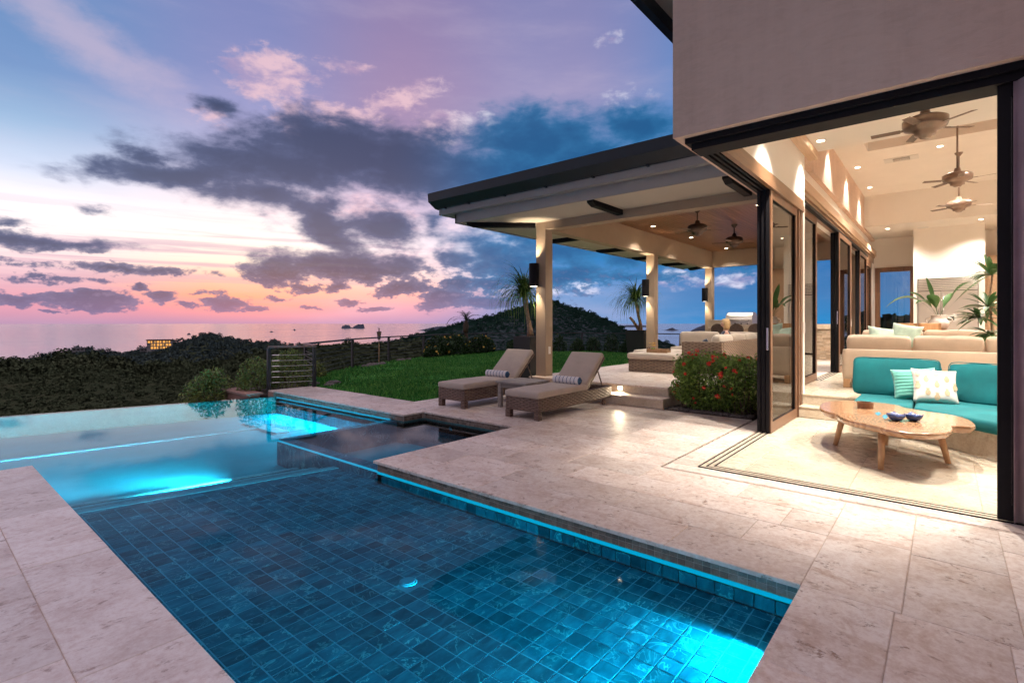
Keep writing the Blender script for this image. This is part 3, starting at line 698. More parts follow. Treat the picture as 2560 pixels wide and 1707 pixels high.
forest('forest', 'tree canopy covering the ridge around the lit building', M['forest2'], [clumps(g2, 14000, 1.4, 3.6, 12, 23, 0.05, 0.78, leaf=.27, flat=.5), clumps(g2, 260, 2.2, 4.2, 60, 24, 0.70, 0.765, 0.9, 1.0, leaf=.17)])
forest('forest', 'tree canopy covering the tall hill behind the lawn', M['forestb'], [clumps(g3, 24000, 0.8, 2.4, 13, 25, 0.0, 0.82, leaf=.25, near=.3, flat=.5), clumps(g3, 300, 1.4, 3.0, 60, 26, 0.74, 0.81, 0.9, 1.0, leaf=.16)])
forest('forest', 'tree canopy on the hill outside the glass door', M['forestb'], [clumps(g4, 3500, 1.5, 4.0, 10, 27, 0.05, 0.8, 0.8)])

# islands in the bay
def island(px0, px1, pyb, tops, label, seed):
    D = 111.5 * 1290 / (pyb - 807.0) * 1.0
    a0, _ = azelpx(px0, pyb); a1, _ = azelpx(px1, pyb); n = 24
    rs = random.Random(seed); mb = MB(); base = []; mid = []; top = []
    wid = abs(R(a0 - a1)) * D
    ac = R((a0 + a1) / 2); C = Vector((math.cos(ac) * D, math.sin(ac) * D, SEAZ)); tx = Vector((math.sin(ac), -math.cos(ac), 0)); fw = Vector((math.cos(ac), math.sin(ac), 0))
    g = []; m_ = 9
    for j in range(m_):
        v = -1 + 2 * j / (m_ - 1)
        for i in range(n):
            u = -1 + 2 * i / (n - 1)
            h = np.interp(u, [t[0] for t in tops], [t[1] for t in tops]) * D / 1290.0
            z = h * max(0.0, 1 - abs(v) ** 2.2) * (1 - 0.15 * rs.random()) - 2
            p = C + tx * (u * wid / 2) + fw * (v * wid * 0.3); g.append((p.x, p.y, SEAZ + z))
    F = [(j * n + i, j * n + i + 1, (j + 1) * n + i + 1, (j + 1) * n + i) for j in range(m_ - 1) for i in range(n - 1)]
    return tag(mb.add(g, F).build('island', M['isle'], smooth=True), label, 'island', kind='structure')
island(853, 912, 820, [(-1, 0), (-.93, 6), (-.6, 9), (-.3, 8), (-.2, 3), (-.05, 2), (.1, 6), (.4, 10), (.75, 10), (.85, 13), (.97, 8), (1, 0)], 'twin humped island on the horizon', 1)
island(466, 478, 832, [(-1, 0), (-.2, 4), (.3, 4), (1, 0)], 'small round islet beyond the wooded ridge', 2)
island(733, 741, 824, [(-1, 0), (-.3, 4), (.2, 2), (1, 0)], 'tall narrow sea stack left of the island', 3)
island(672, 690, 828, [(-1, 0), (-.3, 3), (.2, 1), (1, 0)], 'low rock in the sea above the fence corner', 4)
island(1655, 1700, 825, [(-1, 0), (-.5, 2), (-.2, 5), (.2, 7), (.5, 3), (1, 0)], 'small dark islet right of the second column', 5)
island(1722, 1800, 830, [(-1, 0), (-.8, 7), (-.4, 14), (0, 20), (.5, 19), (1, 24)], 'dark headland beside the far column', 6)
island(1040, 1150, 826, [(-1, 0), (-.6, 4), (-.2, 10), (.2, 12), (.6, 8), (1, 6)], 'low blue headland left of the tall hill', 8)
island(1530, 1625, 817, [(-1, 0), (-.8, 3), (0, 5), (.8, 4), (1, 0)], 'low distant coast right of the tall hill', 7)

# ---------------------------------------------------------------- lawn and grass
lp = [(6.33, 7.78), (8.9, 7.78), (8.9, 6.95), (24.2, 6.95), (24.2, 13.2), (23.3, 15.3), (21.3, 17.3), (19.7, 18.6), (17.0, 18.6), (14.9, 17.9), (12.3, 16.8), (9.8, 15.4), (7.9, 13.9), (6.7, 12.6), (6.33, 11.6)]
lawn = MB().prism(lp, -0.4, -0.03).build('lawn', M['lawn']); tag(lawn, 'clipped green lawn inside the cable fence', 'lawn', kind='structure')
def in_poly(x, y, P):
    r_ = np.zeros(len(x), bool); n = len(P)
    for i in range(n):
        x0, y0 = P[i]; x1, y1 = P[(i + 1) % n]
        c = ((y0 > y) != (y1 > y)) & (x < (x1 - x0) * (y - y0) / (y1 - y0 + 1e-12) + x0); r_ ^= c
    return r_
rs = np.random.RandomState(4)
n = 400000; gx = rs.uniform(6.33, 24.2, n); gy = rs.uniform(6.95, 18.6, n)
k = in_poly(gx, gy, lp) & (rs.rand(n) < np.clip(70.0 / (gx ** 2 + gy ** 2) + 0.10, 0, 1)); gx = gx[k]; gy = gy[k]; n = len(gx)
hh = rs.uniform(0.02, 0.06, n) * (1 + 0.5 * np.sin(gx * 1.7 + np.sin(gy * 1.3)) * np.sin(gy * 1.9)) * (1 + 0.02 * np.hypot(gx, gy)); th = rs.uniform(0, 6.28, n); wd = 0.003 + 0.0007 * np.hypot(gx, gy); lx = rs.normal(0, 0.018, n); ly = rs.normal(0, 0.018, n)
z0 = np.full(n, -0.032)
V = np.stack([np.stack([gx - np.cos(th) * wd, gy - np.sin(th) * wd, z0], 1), np.stack([gx + np.cos(th) * wd, gy + np.sin(th) * wd, z0], 1), np.stack([gx + lx, gy + ly, z0 + hh], 1)], 1).reshape(-1, 3)
tag(np_mesh('grass', V, np.arange(3 * n).reshape(-1, 3), M['grass']), 'short green grass of the lawn', 'grass', kind='stuff')
ter = MB().prism([(7.2, 13.4), (10, 15.8), (15, 18.3), (20, 19), (24.6, 15), (25.6, 8), (25.6, -10), (33, -10), (38, 18), (22, 29), (6, 26)], -14, -0.35, [(7.2, 13.2), (10, 15.4), (15, 18.0), (20, 18.7), (24.2, 15), (25.2, 8), (25.2, -10), (25.9, -10), (25.6, 14.5), (20.3, 19.3), (9.2, 15.7)]).build('ground', M['hillb'])
tag(ter, 'dark earth bank beyond the fence', 'ground', kind='structure')

# ---------------------------------------------------------------- paving
tile_cache = {}
def tile_mesh(a, b, h, mat, ch=0.0035):
    key = (round(a, 3), round(b, 3), h, mat.name)
    if key in tile_cache: return tile_cache[key]
    x, y = a / 2, b / 2; c = min(ch, a * .2, b * .2)
    vs = [(-x, -y, -h), (x, -y, -h), (x, y, -h), (-x, y, -h), (-x, -y, -c), (x, -y, -c), (x, y, -c), (-x, y, -c), (-x + c, -y + c, 0), (x - c, -y + c, 0), (x - c, y - c, 0), (-x + c, y - c, 0)]
    fs = [(8, 9, 10, 11)] + [(i, (i + 1) % 4, 4 + (i + 1) % 4, 4 + i) for i in range(4)] + [(4 + i, 4 + (i + 1) % 4, 8 + (i + 1) % 4, 8 + i) for i in range(4)]
    me = MB().add(vs, fs).mesh('tile', mat); tile_cache[key] = me; return me
def tile_rect(parent, x0, x1, y0, y1, z, roww, lens, mat, along='y', gap=0.0035, h=0.028, seed=0):
    rr = random.Random(seed); u0, u1 = (x0, x1) if along == 'y' else (y0, y1); v0, v1 = (y0, y1) if along == 'y' else (x0, x1)
    nr = max(1, round((u1 - u0) / roww)); rw = (u1 - u0) / nr
    for i in range(nr):
        v = v0; first = True
        while v < v1 - 1e-4:
            L = rr.choice(lens)
            if first: L *= rr.choice((0.5, 0.75, 1)); first = False
            if v + L > v1 - 0.16: L = v1 - v
            uc = u0 + (i + 0.5) * rw; vc = v + L / 2
            me = tile_mesh(rw - gap, L - gap, h, mat) if along == 'y' else tile_mesh(L - gap, rw - gap, h, mat)
            p = (uc, vc) if along == 'y' else (vc, uc)
            link_mesh('tile', me, parent, (p[0], p[1], z + rr.uniform(-0.0012, 0.0006)), (rr.uniform(-.001, .001), rr.uniform(-.001, .001), 0))
            v += L
def slab(name, rects, z, label, cat='floor', depth=0.3):
    mb = MB()
    for (a, b_, c, d) in rects: mb.box(a, b_, c, d, z - depth, z - 0.006)
    o = mb.build(name, M['grout']); return tag(o, label, cat, kind='structure')
WZ = -0.115
OV = 0.035
deck = slab('pool_deck', [(3.33 + OV, 5.13, -3.0, 4.78 - OV), (5.15, 8.5, 2.30, 4.78 - OV), (5.13, 5.15, 2.30, 4.78 - OV), (5.73 + OV, 8.5, 4.78 - OV, 7.76), (5.3 + OV, 5.73 + OV, 6.77 + OV, 7.76), (5.3 + OV, 6.33, 7.76, 11.55)], 0, 'pale pink travertine pool deck between pool and house', 'deck')
LN = (0.62, 0.82, 0.92, 1.0, 1.22)
tile_rect(deck, 3.33, 5.115, 0.638, 4.78, 0, 0.45, LN, M['trav'], 'y', seed=1)
tile_rect(deck, 3.33, 5.115, -2.6, 0.638, 0, 0.44, (.9, 1.3, 1.8), M['trav'], 'x', seed=21)
tile_rect(deck, 5.115, 8.5, 2.29, 4.78, 0, 0.45, LN, M['trav'], 'y', seed=2)
tile_rect(deck, 5.73, 8.5, 4.78, 6.77, 0, 0.45, LN, M['trav'], 'y', seed=3)
tile_rect(deck, 5.30, 8.5, 6.77, 7.76, 0, 0.45, LN, M['trav'], 'y', seed=4)
tile_rect(deck, 5.30, 6.33, 7.76, 11.55, 0, 0.515, LN, M['trav'], 'y', seed=5)
deck2 = slab('pool_deck', [(-2.5, 0.91 - OV, -2.5, 7.37 - OV)], 0, 'travertine deck along the left edge of the pool', 'deck')
tile_rect(deck2, -2.1, 0.91, -2.4, 7.37, 0, 0.43, (0.9, 1.22, 1.5, 2.2), M['travx'], 'y', gap=0.004, seed=6)
deck3 = slab('pool_deck', [(0.91 - OV, 3.33 + OV, -2.5, 0.638 - OV)], 0, 'travertine deck at the near end of the pool', 'deck')
tile_rect(deck3, 0.91, 3.33, -2.4, 0.638, 0, 0.44, (.9, 1.3), M['trav'], 'x', seed=7)

# ---------------------------------------------------------------- pool basin
pool = empty('pool', (0, 0, 0)); tag(pool, 'infinity pool lined with dark slate and brown mosaic', 'pool', kind='structure')
INF = lambda x: 11.25 - 0.2727 * (x - 5.3)
SH = -0.24
e1 = lambda x: 6.16 - 0.21 * (x - 1.07)      # shelf edge
e2 = lambda x: e1(x) + 0.44; e3 = lambda x: e1(x) + 0.92; e4 = lambda x: e1(x) + 1.42
def shelf_poly(f0, f1, x0=0.94, x1=3.41): return [(x0, f0(x0)), (x1, f0(x1)), (x1, f1(x1)), (x0, f1(x0))]
DZ = -0.48
mb = MB()
mb.prism(shelf_poly(lambda x: 0.66, e1), -1.2, SH - 0.004)
mb.build('shelf_floor', M['poolgrout'], pool)
for i, (fa, fb, zz) in enumerate(((e1, e2, -0.33), (e2, e3, -0.42), (e3, e4, -0.51))):
    MB().prism(shelf_poly(fa, fb), -1.2, zz).build('step', M['slate'], pool)
for i, (fa, zz, wn) in enumerate(((e1, SH, .10), (e2, -0.33, .08), (e3, -0.42, .08), (e4, -0.51, .08))):
    nx = 23; dx = (3.40 - 0.95) / nx
    for j in range(nx):
        xa = 0.95 + j * dx; xb = xa + dx - 0.004
        MB().prism([(xa, fa(xa) - wn), (xb, fa(xb) - wn), (xb, fa(xb) + .004), (xa, fa(xa) + .004)], zz - 0.03, zz + 0.006).build('nosing_tile', M['nosing'], pool)
# deep end
MB().prism([(-9, 7.3), (5.4, 5.0), (5.4, INF(5.4)), (-9, INF(-9))], -1.3, DZ).build('deep_floor', M['deep'], pool)
# benches at the far end
bl = lambda x: 10.30 - 0.150 * (x - 0.93)
MB().prism([(-9, bl(-9)), (4.37, bl(4.37)), (5.36, bl(5.36)), (5.36, INF(5.36)), (-9, INF(-9))], -1.0, -0.474).build('bench', M['deep'], pool)
MB().prism([(4.37, 9.1), (5.36, 9.1), (5.36, bl(5.36) - .002), (4.37, bl(4.37) - .002)], -1.0, -0.472).build('bench', M['deep'], pool)
MB().prism([(-9, bl(-9)), (4.33, bl(4.33)), (4.33, bl(4.33) + .12), (-9, bl(-9) + .12)], -0.5, -0.462).build('bench_edge_strip', M['nosing'], pool)
MB().prism([(4.32, 9.1), (4.56, 9.1), (4.56, 10.5), (4.32, 10.5)], -0.5, -0.456).build('bench_edge_strip', M['nosing'], pool)
# walls
boxo('pool_wall', M['slate'], pool, 3.33 + OV, 3.60, 0.60, 4.78, -1.2, -0.151)
boxo('pool_wall', M['mosaic'], pool, 3.33 + OV + .008, 3.60, 0.60, 4.74, -0.150, -0.030)
boxo('pool_wall', M['slate'], pool, 0.6, 3.6, 0.45, 0.638 - OV, -1.2, -0.03)
boxo('pool_wall', M['slate'], pool, 0.55, 0.91 - OV, 0.45, 7.30, -1.2, -0.03)
boxo('pool_wall', M['slate'], pool, -9, 0.91 - OV, 7.1, 7.37 - OV, -1.2, -0.031)
boxo('pool_wall', M['slate'], pool, 5.3 + OV, 5.7, 6.81, 11.3, -1.2, -0.151)
boxo('pool_wall', M['poolgrout'], pool, 5.3 + OV + .008, 5.7, 6.82, 11.3, -0.150, -0.031)
MB().prism([(-9, INF(-9)), (5.42, INF(5.42)), (5.42, INF(5.42) + .10), (-9, INF(-9) + .10)], -3.0, WZ - 0.010).build('infinity_wall', M['mosaic'], pool)
boxo('pool_end_pier', M['terra'], pool, 5.28, 5.80, 11.26, 11.52, -2.0, -0.030)
# spa: own basin with a wall just under the surface
boxo('spa_floor', M['slate'], pool, 3.5, 5.8, 4.7, 7.1, -1.3, -0.85)
boxo('spa_wall', M['slate'], pool, 3.405, 3.565, 4.742, 7.15, -1.2, WZ - 0.012)
boxo('spa_wall', M['slate'], pool, 3.57, 5.335, 6.99, 7.15, -1.2, WZ - 0.012)
boxo('spa_wall', M['slate'], pool, 5.73 + OV, 6.0, 4.74, 6.81, -1.2, -0.151)
boxo('spa_wall', M['slate'], pool, 3.5, 6.0, 4.55, 4.78 - OV - .002, -1.2, -0.151)
boxo('spa_wall', M['slate'], pool, 5.3 + OV, 5.8, 6.77 + OV, 7.0, -1.2, -0.151)
boxo('spa_bench', M['slate'], pool, 5.2, 5.8, 4.8, 6.9, -1.0, -0.50)
boxo('spa_bench', M['slate'], pool, 3.57, 4.0, 4.8, 6.98, -1.0, -0.50)
for y_ in (5.25, 6.15):
    MB().lathe([(0.0, 0.0), (0.03, 0.0), (0.035, 0.006), (0.0, 0.012)], n=14).build('spa_jet', M['chrome'], pool, loc=(5.73 + OV - .002, y_, -0.22), rot=(0, R(-90), 0))
# mosaic band above the water, piece by piece
def mosaic_face(fixed, a0, a1, axis, cols, joined=False, pitch=0.055):
    n = int(round((a1 - a0) / pitch)); p = (a1 - a0) / n; zt = -0.031; rows = ((-0.031, -0.071), (-0.075, -0.113))
    mb = MB()
    for i in range(n):
        for (za, zb) in rows:
            u0, u1 = a0 + i * p + .0015, a0 + (i + 1) * p - .0015
            d = rnd.uniform(0, .0012)
            m_ = mb if joined else MB()
            if axis == 'y': m_.box(fixed - .002 - d, fixed + .006, u0, u1, zb, za)
            else: m_.box(u0, u1, fixed - .002 - d, fixed + .006, zb, za)
            if not joined: m_.build('mosaic_tile', M['mosaic'], pool)
    if joined: tag(mb.build('mosaic_tile', M['mosaic'], pool), kind='stuff')
mosaic_face(3.33 + OV, 0.66, 4.74, 'y', None)
mosaic_face(5.73 + OV, 4.80, 6.77, 'y', None, True)
mosaic_face(5.3 + OV, 6.81, 11.25, 'y', None, True)
mosaic_face(6.77 + OV, 5.34, 5.72, 'x', None, True)
# mosaic backing on the spa side
boxo('spa_wall', M['grout'], pool, 5.73 + OV + .008, 6.0, 4.78, 6.79, -0.150, -0.031)
boxo('spa_wall', M['grout'], pool, 5.345, 5.75, 6.77 + OV + .008, 7.0, -0.150, -0.031)
# slate tiles of the shelf: nearest as pieces, the rest joined
TP = 0.118; pcs = []
x = 0.95
ny = int((6.2 - 0.66) / TP); nx = int(round((3.40 - 0.95) / TP)); px_ = (3.40 - 0.95) / nx
for i in range(nx):
    for j in range(ny):
        xc = 0.95 + (i + .5) * px_; yc = 0.66 + (j + .5) * TP
        if yc + TP / 2 > e1(xc) - 0.10: continue
        if xc < 0.9 or (xc - 2.20) ** 2 + (yc - 2.76) ** 2 < 0.075 ** 2: continue
        pcs.append((xc, yc))
# show size on screen falls with distance; out-of-frame ones (under the near edge) go last
def vis(p):
    d = .7653 * p[0] + .6436 * p[1]; v_ = 807 + 1290 * (1.5 - SH) / d
    return (v_ > 1720, d)
pcs.sort(key=vis)
tm = tile_mesh(px_ - .0085, TP - .0085, 0.02, M['slate'], 0.0008)
for p in pcs[:300]: link_mesh('slate_tile', tm, pool, (p[0], p[1], SH - 0.0024 + rnd.uniform(-.0002, .0002)))
mb = MB()
for p in pcs[300:]:
    mb.box(p[0] - px_ / 2 + .0042, p[0] + px_ / 2 - .0042, p[1] - TP / 2 + .0042, p[1] + TP / 2 - .0042, SH - .016, SH - .0024)
tag(mb.build('slate_tile', M['slate'], pool), kind='stuff')
MB().prism(shelf_poly(lambda x: e1(x) - .245, lambda x: e1(x) - .103), SH - .02, SH - .0026).build('shelf_border', M['slate'], pool)
# wall tiles under water along the right edge
for j in range(int((4.74 - 0.66) / TP)):
    y0_ = 0.66 + j * TP
    MB().box(3.33 + OV - .004, 3.33 + OV + .004, y0_ + .003, y0_ + TP - .003, SH + .006, -0.155).build('slate_tile', M['slate'], pool)
dr = MB().lathe([(0.0, 0.012), (0.045, 0.012), (0.048, 0.008), (0.058, 0.008), (0.062, 0.0)], n=28).build('drain_cover', plain('drain plastic', (0.30, 0.48, 0.56), 0.5), pool, smooth=False, loc=(2.20, 2.76, SH + .002))
# waterline glow strips: emissive stand-in for the bright wet edge, no lamps there
wl_glow = empty('waterline_light', (0, 0, 0), label='glowing cyan light line along the waterline of the right pool edge', cat='light strip', group='pool light lines')
boxo('light_strip', M['led'], wl_glow, 3.33 + OV - .006, 3.33 + OV - .0005, 0.645, 4.742, -0.143, -0.119)
wl_glow = empty('waterline_light', (0, 0, 0), label='glowing cyan light line on the spa wall edge', cat='light strip', group='pool light lines')
boxo('light_strip', M['led'], wl_glow, 3.398, 3.404, 4.75, 7.14, WZ - 0.036, WZ - 0.013)
wl_glow = empty('waterline_light', (0, 0, 0), label='glowing cyan light line along the far coping beside the lawn', cat='light strip', group='pool light lines')
boxo('light_strip', M['led'], wl_glow, 5.3 + OV - .006, 5.3 + OV - .0005, 7.16, 11.22, -0.143, -0.119)
# submerged lamps
LC = (0.0, 0.66, 0.86)
def pool_lamp(loc, aim, e, label, size=0.06, lens=True):
    r_ = empty('pool_lamp', loc, label=label, cat='pool lamp', group='pool lamps')
    if lens:
        d = (Vector(aim) - Vector(loc)).to_track_quat('Z', 'Y').to_euler()
        MB().lathe([(0, .006), (.05, .006), (.055, 0), (.07, 0), (.07, -.012), (0, -.012)], n=20).build('bezel', M['chrome'], r_, rot=d)
        MB().lathe([(0, .012), (.03, .011), (.048, .007)], n=20).build('lens', M['poollens'], r_, rot=d)
    v = (Vector(aim) - Vector(loc)).normalized() * 0.06
    if e > 0: lamp('pool_light', 'POINT', v, e, LC, r_, size)
    return r_
nl = pool_lamp((2.95, 0.606, -0.175), (2.1, 1.9, -0.24), 0.0, 'pool lamp in the near end wall under the water')
lamp('pool_light', 'SPOT', (-.02, .03, 0), 430, LC, nl, .04, 105, .9, aim=(-1.0, 1.25, -.08))
lamp('pool_light', 'SPOT', (-.9, .03, 0), 330, LC, nl, .04, 105, .9, aim=(-1.1, 1.5, -.08))
pool_lamp((1.35, 0.612, -0.185), (1.35, 2.0, -0.19), 60, 'pool lamp at the near left corner under the water', 0.03)
def fill_strip(p0, p1, nrm, e, label):  # added fill lamp, not a real fixture: evens the glow of the far water
    p0 = Vector(p0); p1 = Vector(p1); nrm = Vector(nrm).normalized(); c = (p0 + p1) / 2; L = (p1 - p0).length
    r_ = empty('pool_lamp', c, label=label, cat='pool lamp', group='pool lamps')
    xa_ = (p1 - p0).normalized(); za_ = -nrm; ya_ = za_.cross(xa_).normalized()
    rot_ = Matrix((xa_, ya_, za_)).transposed().to_euler()
    boxo('housing', M['poolgrout'], r_, -L / 2, L / 2, -.010, .010, 0.0, .006).rotation_euler = rot_
    d = lamp('pool_light', 'AREA', nrm * .01, e, LC, r_, L, shape='RECTANGLE', sy=0.03); d.rotation_euler = rot_
    return r_
fill_strip((5.325, 7.3, -.20), (5.325, 11.1, -.20), (-1, 0, -.25), 90, 'long pool lamp under the far coping beside the lawn')
fill_strip((-4.0, 7.36, -.22), (.7, 7.36, -.22), (0, 1, -.2), 330, 'long pool lamp behind the left deck')
# long lamp on the steps
sl = empty('step_light', (0, 0, 0), label='bright white light bar under the second pool step', cat='step light')
xa, xb = 1.72, 2.85
MB().prism([(xa, e2(xa) + .006), (xb, e2(xb) + .006), (xb, e2(xb) + .030), (xa, e2(xa) + .030)], -0.375, -0.338).build('light_bar', M['poollens'], sl)
lamp('pool_light', 'AREA', (2.1, e2(2.1) + .05, -0.36), 130, (0.05, 0.80, 0.95), sl, 1.0, aim=(1.4, 9, -0.6), shape='RECTANGLE', sy=0.04).data.spread = R(80)
# water sheet
wp = [(0.91 - OV - .01, 0.638 - OV - .01), (3.33 + OV + .003, 0.638 - OV - .01), (3.33 + OV + .003, 4.78 - OV), (5.73 + OV + .003, 4.78 - OV), (5.73 + OV + .003, 6.77 + OV + .003), (5.3 + OV + .003, 6.77 + OV + .003), (5.3 + OV + .003, INF(5.335) + .105), (-9, INF(-9) + .105), (-9, 7.37 - OV - .01), (0.91 - OV - .01, 7.37 - OV - .01)]
water = MB().add([(x, y, WZ) for x, y in wp], [tuple(range(len(wp)))]).build('pool_water', M['water'])
if water.data.polygons[0].normal.z < 0: water.data.flip_normals()
tag(water, 'still blue water of the pool and spa mirroring the sky', 'water', kind='structure')

# ---------------------------------------------------------------- terrace, steps and indoor floors
terr = slab('terrace_floor', [(8.85, 20.6, 3.80, 6.92), (9.75, 20.6, 2.12, 3.80)], 0.34, 'raised travertine terrace under the pavilion', 'terrace', depth=0.6)
tile_rect(terr, 8.82, 20.6, 3.80, 6.94, 0.34, 0.62, (0.9, 1.2), M['trav'], 'x', seed=11)
tile_rect(terr, 9.72, 20.6, 2.12, 3.80, 0.34, 0.62, (0.9, 1.2), M['trav'], 'x', seed=12)
boxo('riser', M['travs'], terr, 8.838, 8.849, 3.795, 6.92, 0.0, 0.31)
boxo('riser', M['travs'], terr, 8.85, 20.6, 6.921, 6.935, -0.1, 0.31)
boxo('riser', M['travs'], terr, 8.85, 9.74, 3.788, 3.799, -0.1, 0.31)
stp = boxo('step', M['travs'], None, 8.50, 8.836, 3.74, 6.92, 0.0, 0.155, bevel=.006); tag(stp, 'low travertine step up to the terrace', 'step', kind='structure')
tile_rect(stp, 8.48, 8.838, 3.735, 6.92, 0.178, 0.36, (1.1, 1.3), M['trav'], 'y', h=0.024, seed=13)

pit = slab('floor', [(5.14, 9.23, -4.0, 2.27)], 0, 'polished stone floor of the sunken lounge inside the open doors', 'floor')
tile_rect(pit, 5.155, 5.36, -2.6, 2.255, 0.0, 0.21, (1.5, 1.8), M['trav'], 'y', seed=14)
tile_rect(pit, 5.36, 7.5, 2.02, 2.255, 0.0, 0.235, (1.2, 1.5), M['trav'], 'x', seed=15)
tile_rect(pit, 7.5, 8.5, 2.02, 2.255, 0.0, 0.235, (1.0,), M['trav'], 'x', seed=15)
tile_rect(pit, 5.56, 9.23, -3.6, 1.84, 0.0, 0.9, (0.9,), M['travs'], 'y', gap=.0025, seed=16)
# sliding door tracks sunk between the tiles
for d in (0, .062, .124):
    boxo('door_track', M['black'], pit, 5.375 + d, 5.389 + d, -3.6, 1.985 - d, -0.03, 0.004)
    boxo('door_track', M['black'], pit, 5.375 + d, 9.2, 1.985 - d - .014, 1.985 - d, -0.03, 0.0045)
    boxo('track_slat', M['travs'], pit, 5.3905 + d, 5.4355 + d, -3.6, 1.969 - d, -0.03, 0.001)
    boxo('track_slat', M['travs'], pit, 5.4365 + d, 9.2, 1.985 - d - .0605, 1.985 - d - .0155, -0.03, 0.0012)
boxo('track_slat', M['travs'], pit, 5.53, 5.56, -3.6, 1.83, -0.03, 0.0)
# pebble drain channel around the threshold
dc = boxo('drain_channel', M['slot'], None, 5.118, 5.150, -2.6, 2.29, -0.06, -0.020); tag(dc, 'dark pebble filled drain channel round the door threshold', 'drain', kind='structure')
boxo('drain_channel', M['slot'], dc, 5.150, 8.5, 2.258, 2.29, -0.06, -0.0205)
rs = np.random.RandomState(31); mb = MB()
def pebble(mb, x, y, z, r, rs):
    n = 6; pr = [(0, -r * .6), (r * .8, -r * .35), (r, 0), (r * .7, r * .4), (0, r * .55)]
    b = len(mb.v); mb.lathe(pr, (0, 0, 0), n)
    ax, ay = rs.uniform(.7, 1.3), rs.uniform(.7, 1.3); th = rs.uniform(0, 6.3)
    for i in range(b, len(mb.v)):
        vx, vy, vz = mb.v[i]; vx *= ax; vy *= ay
        mb.v[i] = (x + vx * math.cos(th) - vy * math.sin(th), y + vx * math.sin(th) + vy * math.cos(th), z + vz)
for i in range(420):
    r_ = rs.uniform(.006, .013)
    if rs.rand() < 0.45: pebble(mb, rs.uniform(5.124, 5.144), rs.uniform(-.9, 2.28), -.014, r_, rs)
    else: pebble(mb, rs.uniform(5.13, 8.5), rs.uniform(2.264, 2.284), -.014, r_, rs)
tag(mb.build('pebbles', M['rock'], dc, smooth=True), kind='stuff')

uf = slab('floor', [(9.57, 24.5, -4.0, 2.10)], 0.34, 'upper living room floor behind the beige sofa', 'floor', depth=0.6)
tile_rect(uf, 9.54, 24.5, -3.6, 2.10, 0.34, 0.95, (0.95, 1.2), M['travs'], 'x', gap=.0025, seed=17)
boxo('riser', M['travs'], uf, 9.553, 9.568, -4.0, 1.80, 0.0, 0.31)
for y_ in (1.92, 1.98, 2.04): boxo('door_track', M['black'], uf, 11.9, 20.0, y_, y_ + .018, 0.30, 0.346)
st2 = boxo('step', M['travs'], None, 9.24, 9.55, 0.4, 1.80, 0.0, 0.150, bevel=.005); tag(st2, 'cream stone step beside the turquoise bench', 'step', kind='structure')
tile_rect(st2, 9.225, 9.553, 0.4, 1.80, 0.174, 0.33, (1.4,), M['travs'], 'y', h=.022, seed=18)

# ---------------------------------------------------------------- house
house = empty('house', (5.2, 2.18, 0), label='cream stucco villa with open sliding glass walls', cat='house')
house.location = (0, 0, 0)
HW = lambda n, m, *a, **k: boxo(n, m, house, *a, **k)
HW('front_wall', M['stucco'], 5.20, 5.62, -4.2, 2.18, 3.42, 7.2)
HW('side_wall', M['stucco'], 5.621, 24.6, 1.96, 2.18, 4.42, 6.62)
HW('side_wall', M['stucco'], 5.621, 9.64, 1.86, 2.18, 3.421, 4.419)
HW('side_wall', M['plaster'], 9.69, 24.6, 2.06, 2.18, 3.62, 4.419)
HW('door_header', M['black'], 5.285, 5.60, -4.2, 2.085, 3.362, 3.419)
HW('door_header', M['black'], 5.335, 5.60, -4.2, 2.035, 3.300, 3.361)
HW('door_header', M['black'], 5.601, 9.20, 1.83, 2.085, 3.364, 3.4205)
for i, y_ in enumerate((1.985, 1.925, 1.865)): HW('header_rail', M['black'], 5.601, 9.20, y_ - .014, y_ + .014, 3.305, 3.3635)
HW('header_trim', M['dwoodx'], 5.601, 9.55, 1.775, 1.829, 3.305, 3.40)
HW('header_trim', M['dwoodx'], 5.601, 9.55, 1.785, 1.858, 3.401, 3.50)
HW('wall_panel', M['plaster'], 5.625, 9.70, 1.80, 1.859, 3.501, 4.398)
HW('valance', M['lwood'], 5.625, 10.05, 1.655, 1.799, 4.26, 4.397, bevel=.01)
HW('door_jamb', M['dwood'], 9.21, 9.30, 1.79, 2.06, 0.0, 3.30)
HW('door_jamb', M['dwood'], 9.301, 9.40, 1.83, 2.06, 0.0, 3.30)
HW('pier', M['plaster'], 9.56, 9.69, 1.795, 2.18, 0.0, 3.50)
HW('door_jamb', M['dwood'], 9.401, 9.558, 1.80, 2.10, 0.0, 3.304)
HW('pier', M['stucco'], 9.401, 9.75, 2.101, 2.179, 0.0, 3.42)
# ceilings
HW('ceiling', M['plaster'], 5.622, 10.05, -4.2, 1.86, 4.40, 4.56)
HW('ceiling', M['plaster'], 14.40, 19.5, -4.2, 2.06, 5.45, 5.6)
HW('ceiling', M['plaster'], 10.051, 14.40, 1.38, 2.06, 5.45, 5.6)
HW('ceiling_recess', M['plaster'], 14.401, 14.46, -4.2, 1.38, 5.601, 5.68)
HW('ceiling_recess', M['dwoodx'], 14.38, 14.44, -4.2, 1.38, 5.6815, 6.1)
HW('ceiling_recess', M['plaster'], 10.06, 14.46, 1.381, 1.44, 5.601, 6.1)
HW('ceiling_recess', M['lwood'], 10.06, 14.5, -4.2, 1.44, 6.101, 6.2)
HW('ceiling_recess', M['plaster'], 10.0, 10.06, -4.2, 2.06, 4.561, 6.2)
HW('bulkhead', M['plaster'], 19.5, 19.65, -4.2, 2.06, 4.56, 5.599)
HW('ceiling', M['plaster'], 19.5, 24.6, -4.2, 2.06, 4.50, 4.559)
